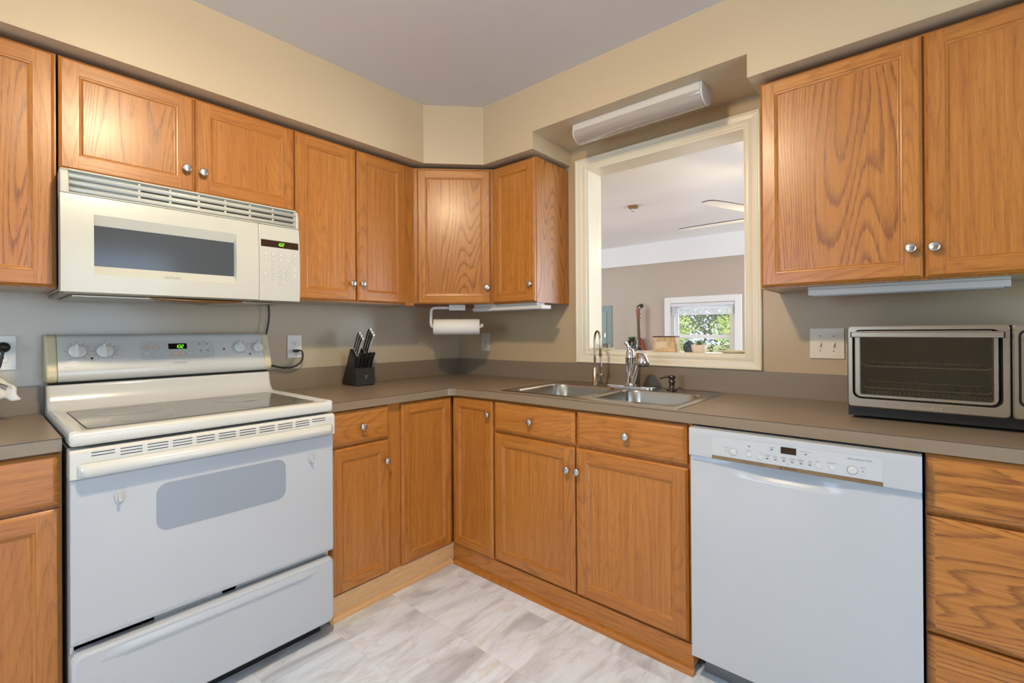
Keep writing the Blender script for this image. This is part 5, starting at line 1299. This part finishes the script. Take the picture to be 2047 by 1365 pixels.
# ceiling fan with light
FX, FYY, FZ = 1.673, 1.768, 2.08
FBW = mat('fan_blade_white', srgb(228, 226, 222), .4); FBE = mat('fan_blade_dark_edge', srgb(60, 48, 42), .4)
t = T('ceiling_fan', 'ceiling fan with thin dark-edged blades in the next room', 'ceiling fan', FB, (FX, FYY, 1.9))
M().lathe([(.07, 2.4815), (.068, 2.45), (.04, 2.42), (.013, 2.41), (.013, 2.20), (.05, 2.19), (.10, 2.16), (.11, 2.11), (.105, 2.06), (.07, 2.04), (0, 2.04)], (FX, FYY, 0), 2, 36).build('motor', NICKEL, t)
for k in range(5):
    a = radians(175.1 + 72 * k - 0); ca, sa = cos(a), sin(a)
    bl = M(); ls = []
    for q, w_, in ((.16, .045), (.24, .058), (.45, .070), (.65, .068), (.76, .055), (.785, .03)):
        tw = radians(11)
        ls.append([(FX + ca * q - sa * w_ * e_, FYY + sa * q + ca * w_ * e_, FZ + .012 * q + h_ + w_ * e_ * sin(tw) * -.35) for e_, h_ in ((-1, 0), (1, 0), (1, .006), (-1, .006))])
    bl.loft(ls, cap0=True, cap1=True)
    for fi in range(len(bl.mi)): bl.mi[fi] = 1 if (fi >= (len(ls) - 1) * 4 or fi % 4 in (1, 3)) else 0
    b_ = bl.build('blade', [FBW, FBE], t)
    ir = M(); ir.tube([(FX + ca * .09, FYY + sa * .09, FZ + .010), (FX + ca * .15, FYY + sa * .15, FZ + .002), (FX + ca * .22, FYY + sa * .22, FZ + .000)], .010, 8); ir.build('blade_iron', BR, t, b_)
M().lathe([(.06, 2.04), (.062, 2.01), (.05, 1.995), (0, 1.995)], (FX, FYY, 0), 2, 30).build('light_fitter', BR, t)
M().lathe([(.105, 1.992), (.11, 1.96), (.095, 1.915), (.05, 1.89), (0, 1.885)], (FX, FYY, 0), 2, 36).build('glass_bowl', FANGLOW, t)
lamp('fan_lamp', 'POINT', (FX - .02, FYY - .13, 1.93), (0, 0, 0), 9, (1.0, .76, .5), radius=.05)

# ------------------------------------------------------------------ garden behind the far window
GR = mat('lawn', srgb(150, 160, 96), .9); nt = NT(GR); tc = nt.n('ShaderNodeTexCoord').outputs['Object']
nt.l(nt.ramp(nt.noise(tc, 2.5, 3), [(.35, srgb(96, 120, 62)), (.65, srgb(190, 190, 130))]), nt.b.inputs['Base Color'])
g_ = M().box((-30, 4.6, -.6), (30, 50, -.4)).build('lawn', GR, None, None, F=FB); g_['kind'] = 'structure'; g_['label'] = 'sunlit lawn outside the far window'
def foliage_mat(name, c1, c2):
    m = mat(name, c1, .6); nt = NT(m); oi = nt.n('ShaderNodeTexCoord').outputs['Object']
    nt.l(nt.ramp(nt.noise(oi, 3.5, 3), [(.35, c1), (.65, c2)]), nt.b.inputs['Base Color']); return m
FM = [foliage_mat('foliage_green', srgb(70, 118, 64), srgb(130, 176, 96)), foliage_mat('foliage_light', srgb(150, 186, 96), srgb(214, 226, 140)), foliage_mat('foliage_dark', srgb(44, 84, 56), srgb(90, 136, 90))]
BARK = mat('bark', srgb(96, 84, 72), .9)
def tree(name, lab, x, y, zc, rx, rz, n, m, trunk=True, s=.16):
    t = T(name, lab, 'tree' if trunk else 'bush', FB, (x, y, -.4), 'trees behind the far window' if trunk else 'bushes behind the far window')
    rnd = random.Random(int(x * 100 + y * 10)); mb = M(); vs, fs = [], []
    for k in range(n):
        while True:
            p = Vector((rnd.uniform(-1, 1), rnd.uniform(-1, 1), rnd.uniform(-1, 1)))
            if .45 < p.length < 1: break
        wob = 1 + .25 * sin(5 * p.x + 3 * p.z) * cos(4 * p.y)
        c = Vector((x + p.x * rx * wob, y + p.y * rx * wob, zc + p.z * rz * wob))
        a = Vector((rnd.uniform(-1, 1), rnd.uniform(-1, 1), rnd.uniform(-1, 1))).normalized(); b = a.orthogonal().normalized()
        L = s * rnd.uniform(.6, 1.3); w_ = L * .45; i = len(vs)
        vs += [tuple(c - a * L / 2), tuple(c + b * w_ / 2 + a * 0), tuple(c + a * L / 2), tuple(c - b * w_ / 2)]; fs.append((i, i + 1, i + 2, i + 3))
    mb.add(vs, fs); mb.build('foliage', m, t, weld=False)
    if not trunk:
        for ax, ay in ((0, 0), (.12, .05), (-.1, .08)): M().tube([(x + ax * .3, y + ay * .3, -.41), (x + ax, y + ay, zc)], [.03, .012], 8).build('stem', BARK, t)
    if trunk:
        M().tube([(x, y, -.42), (x + .05, y, zc * .4), (x - .06, y + .04, zc)], [.16, .12, .06], 10).build('trunk', BARK, t)
        M().tube([(x, y, zc * .5), (x + rx * .4, y - .1, zc + rz * .3)], [.07, .03], 8).build('branch', BARK, t)
tree('tree', 'tall dark green tree at the left beyond the far window', -5.0, 15.0, 3.2, 2.0, 2.6, 7500, FM[2], True, .17)
tree('tree', 'tall green tree at the right beyond the far window', -.7, 15.4, 3.2, 1.95, 2.7, 7500, FM[0], True, .17)
tree('tree', 'broad dark tree filling the middle behind the other trees outside', -3.2, 21.5, 3.6, 3.1, 3.4, 9000, FM[2], True, .24)
tree('bush', 'bright yellow-green bush in front of the trees outside, at the left', -3.4, 11.6, 1.15, .95, .65, 3000, FM[1], False, .10)
tree('bush', 'bright yellow-green bush in front of the trees outside, at the right', -.95, 11.9, 1.25, .95, .7, 3000, FM[1], False, .10)
tree('bush', 'low green bush just outside the far window', -1.15, 8.6, .35, .55, .40, 1500, FM[0], False, .07)
# pale shed far outside
t = T('garden_shed', 'small white shed standing far behind on the lawn', 'shed', FB, (.8, 27, -.4))
M().box((-.2, 26.3, -.4), (1.9, 27.6, 1.15)).build('walls', WTRIM, t)
M().prism([(26.1, 1.15), (27.8, 1.15), (26.95, 1.7)], 0, -.3, 2.0).build('roof', mat('shed_roof', srgb(110, 110, 112), .8), t)
M().box((.5, 26.27, -.4), (1.1, 26.31, .8)).build('shed_door', mat('shed_door_grey', srgb(150, 155, 160), .6), t)
# faint floor seam piece: lifted vinyl edge in front of the stove
bpy.context.view_layer.update()
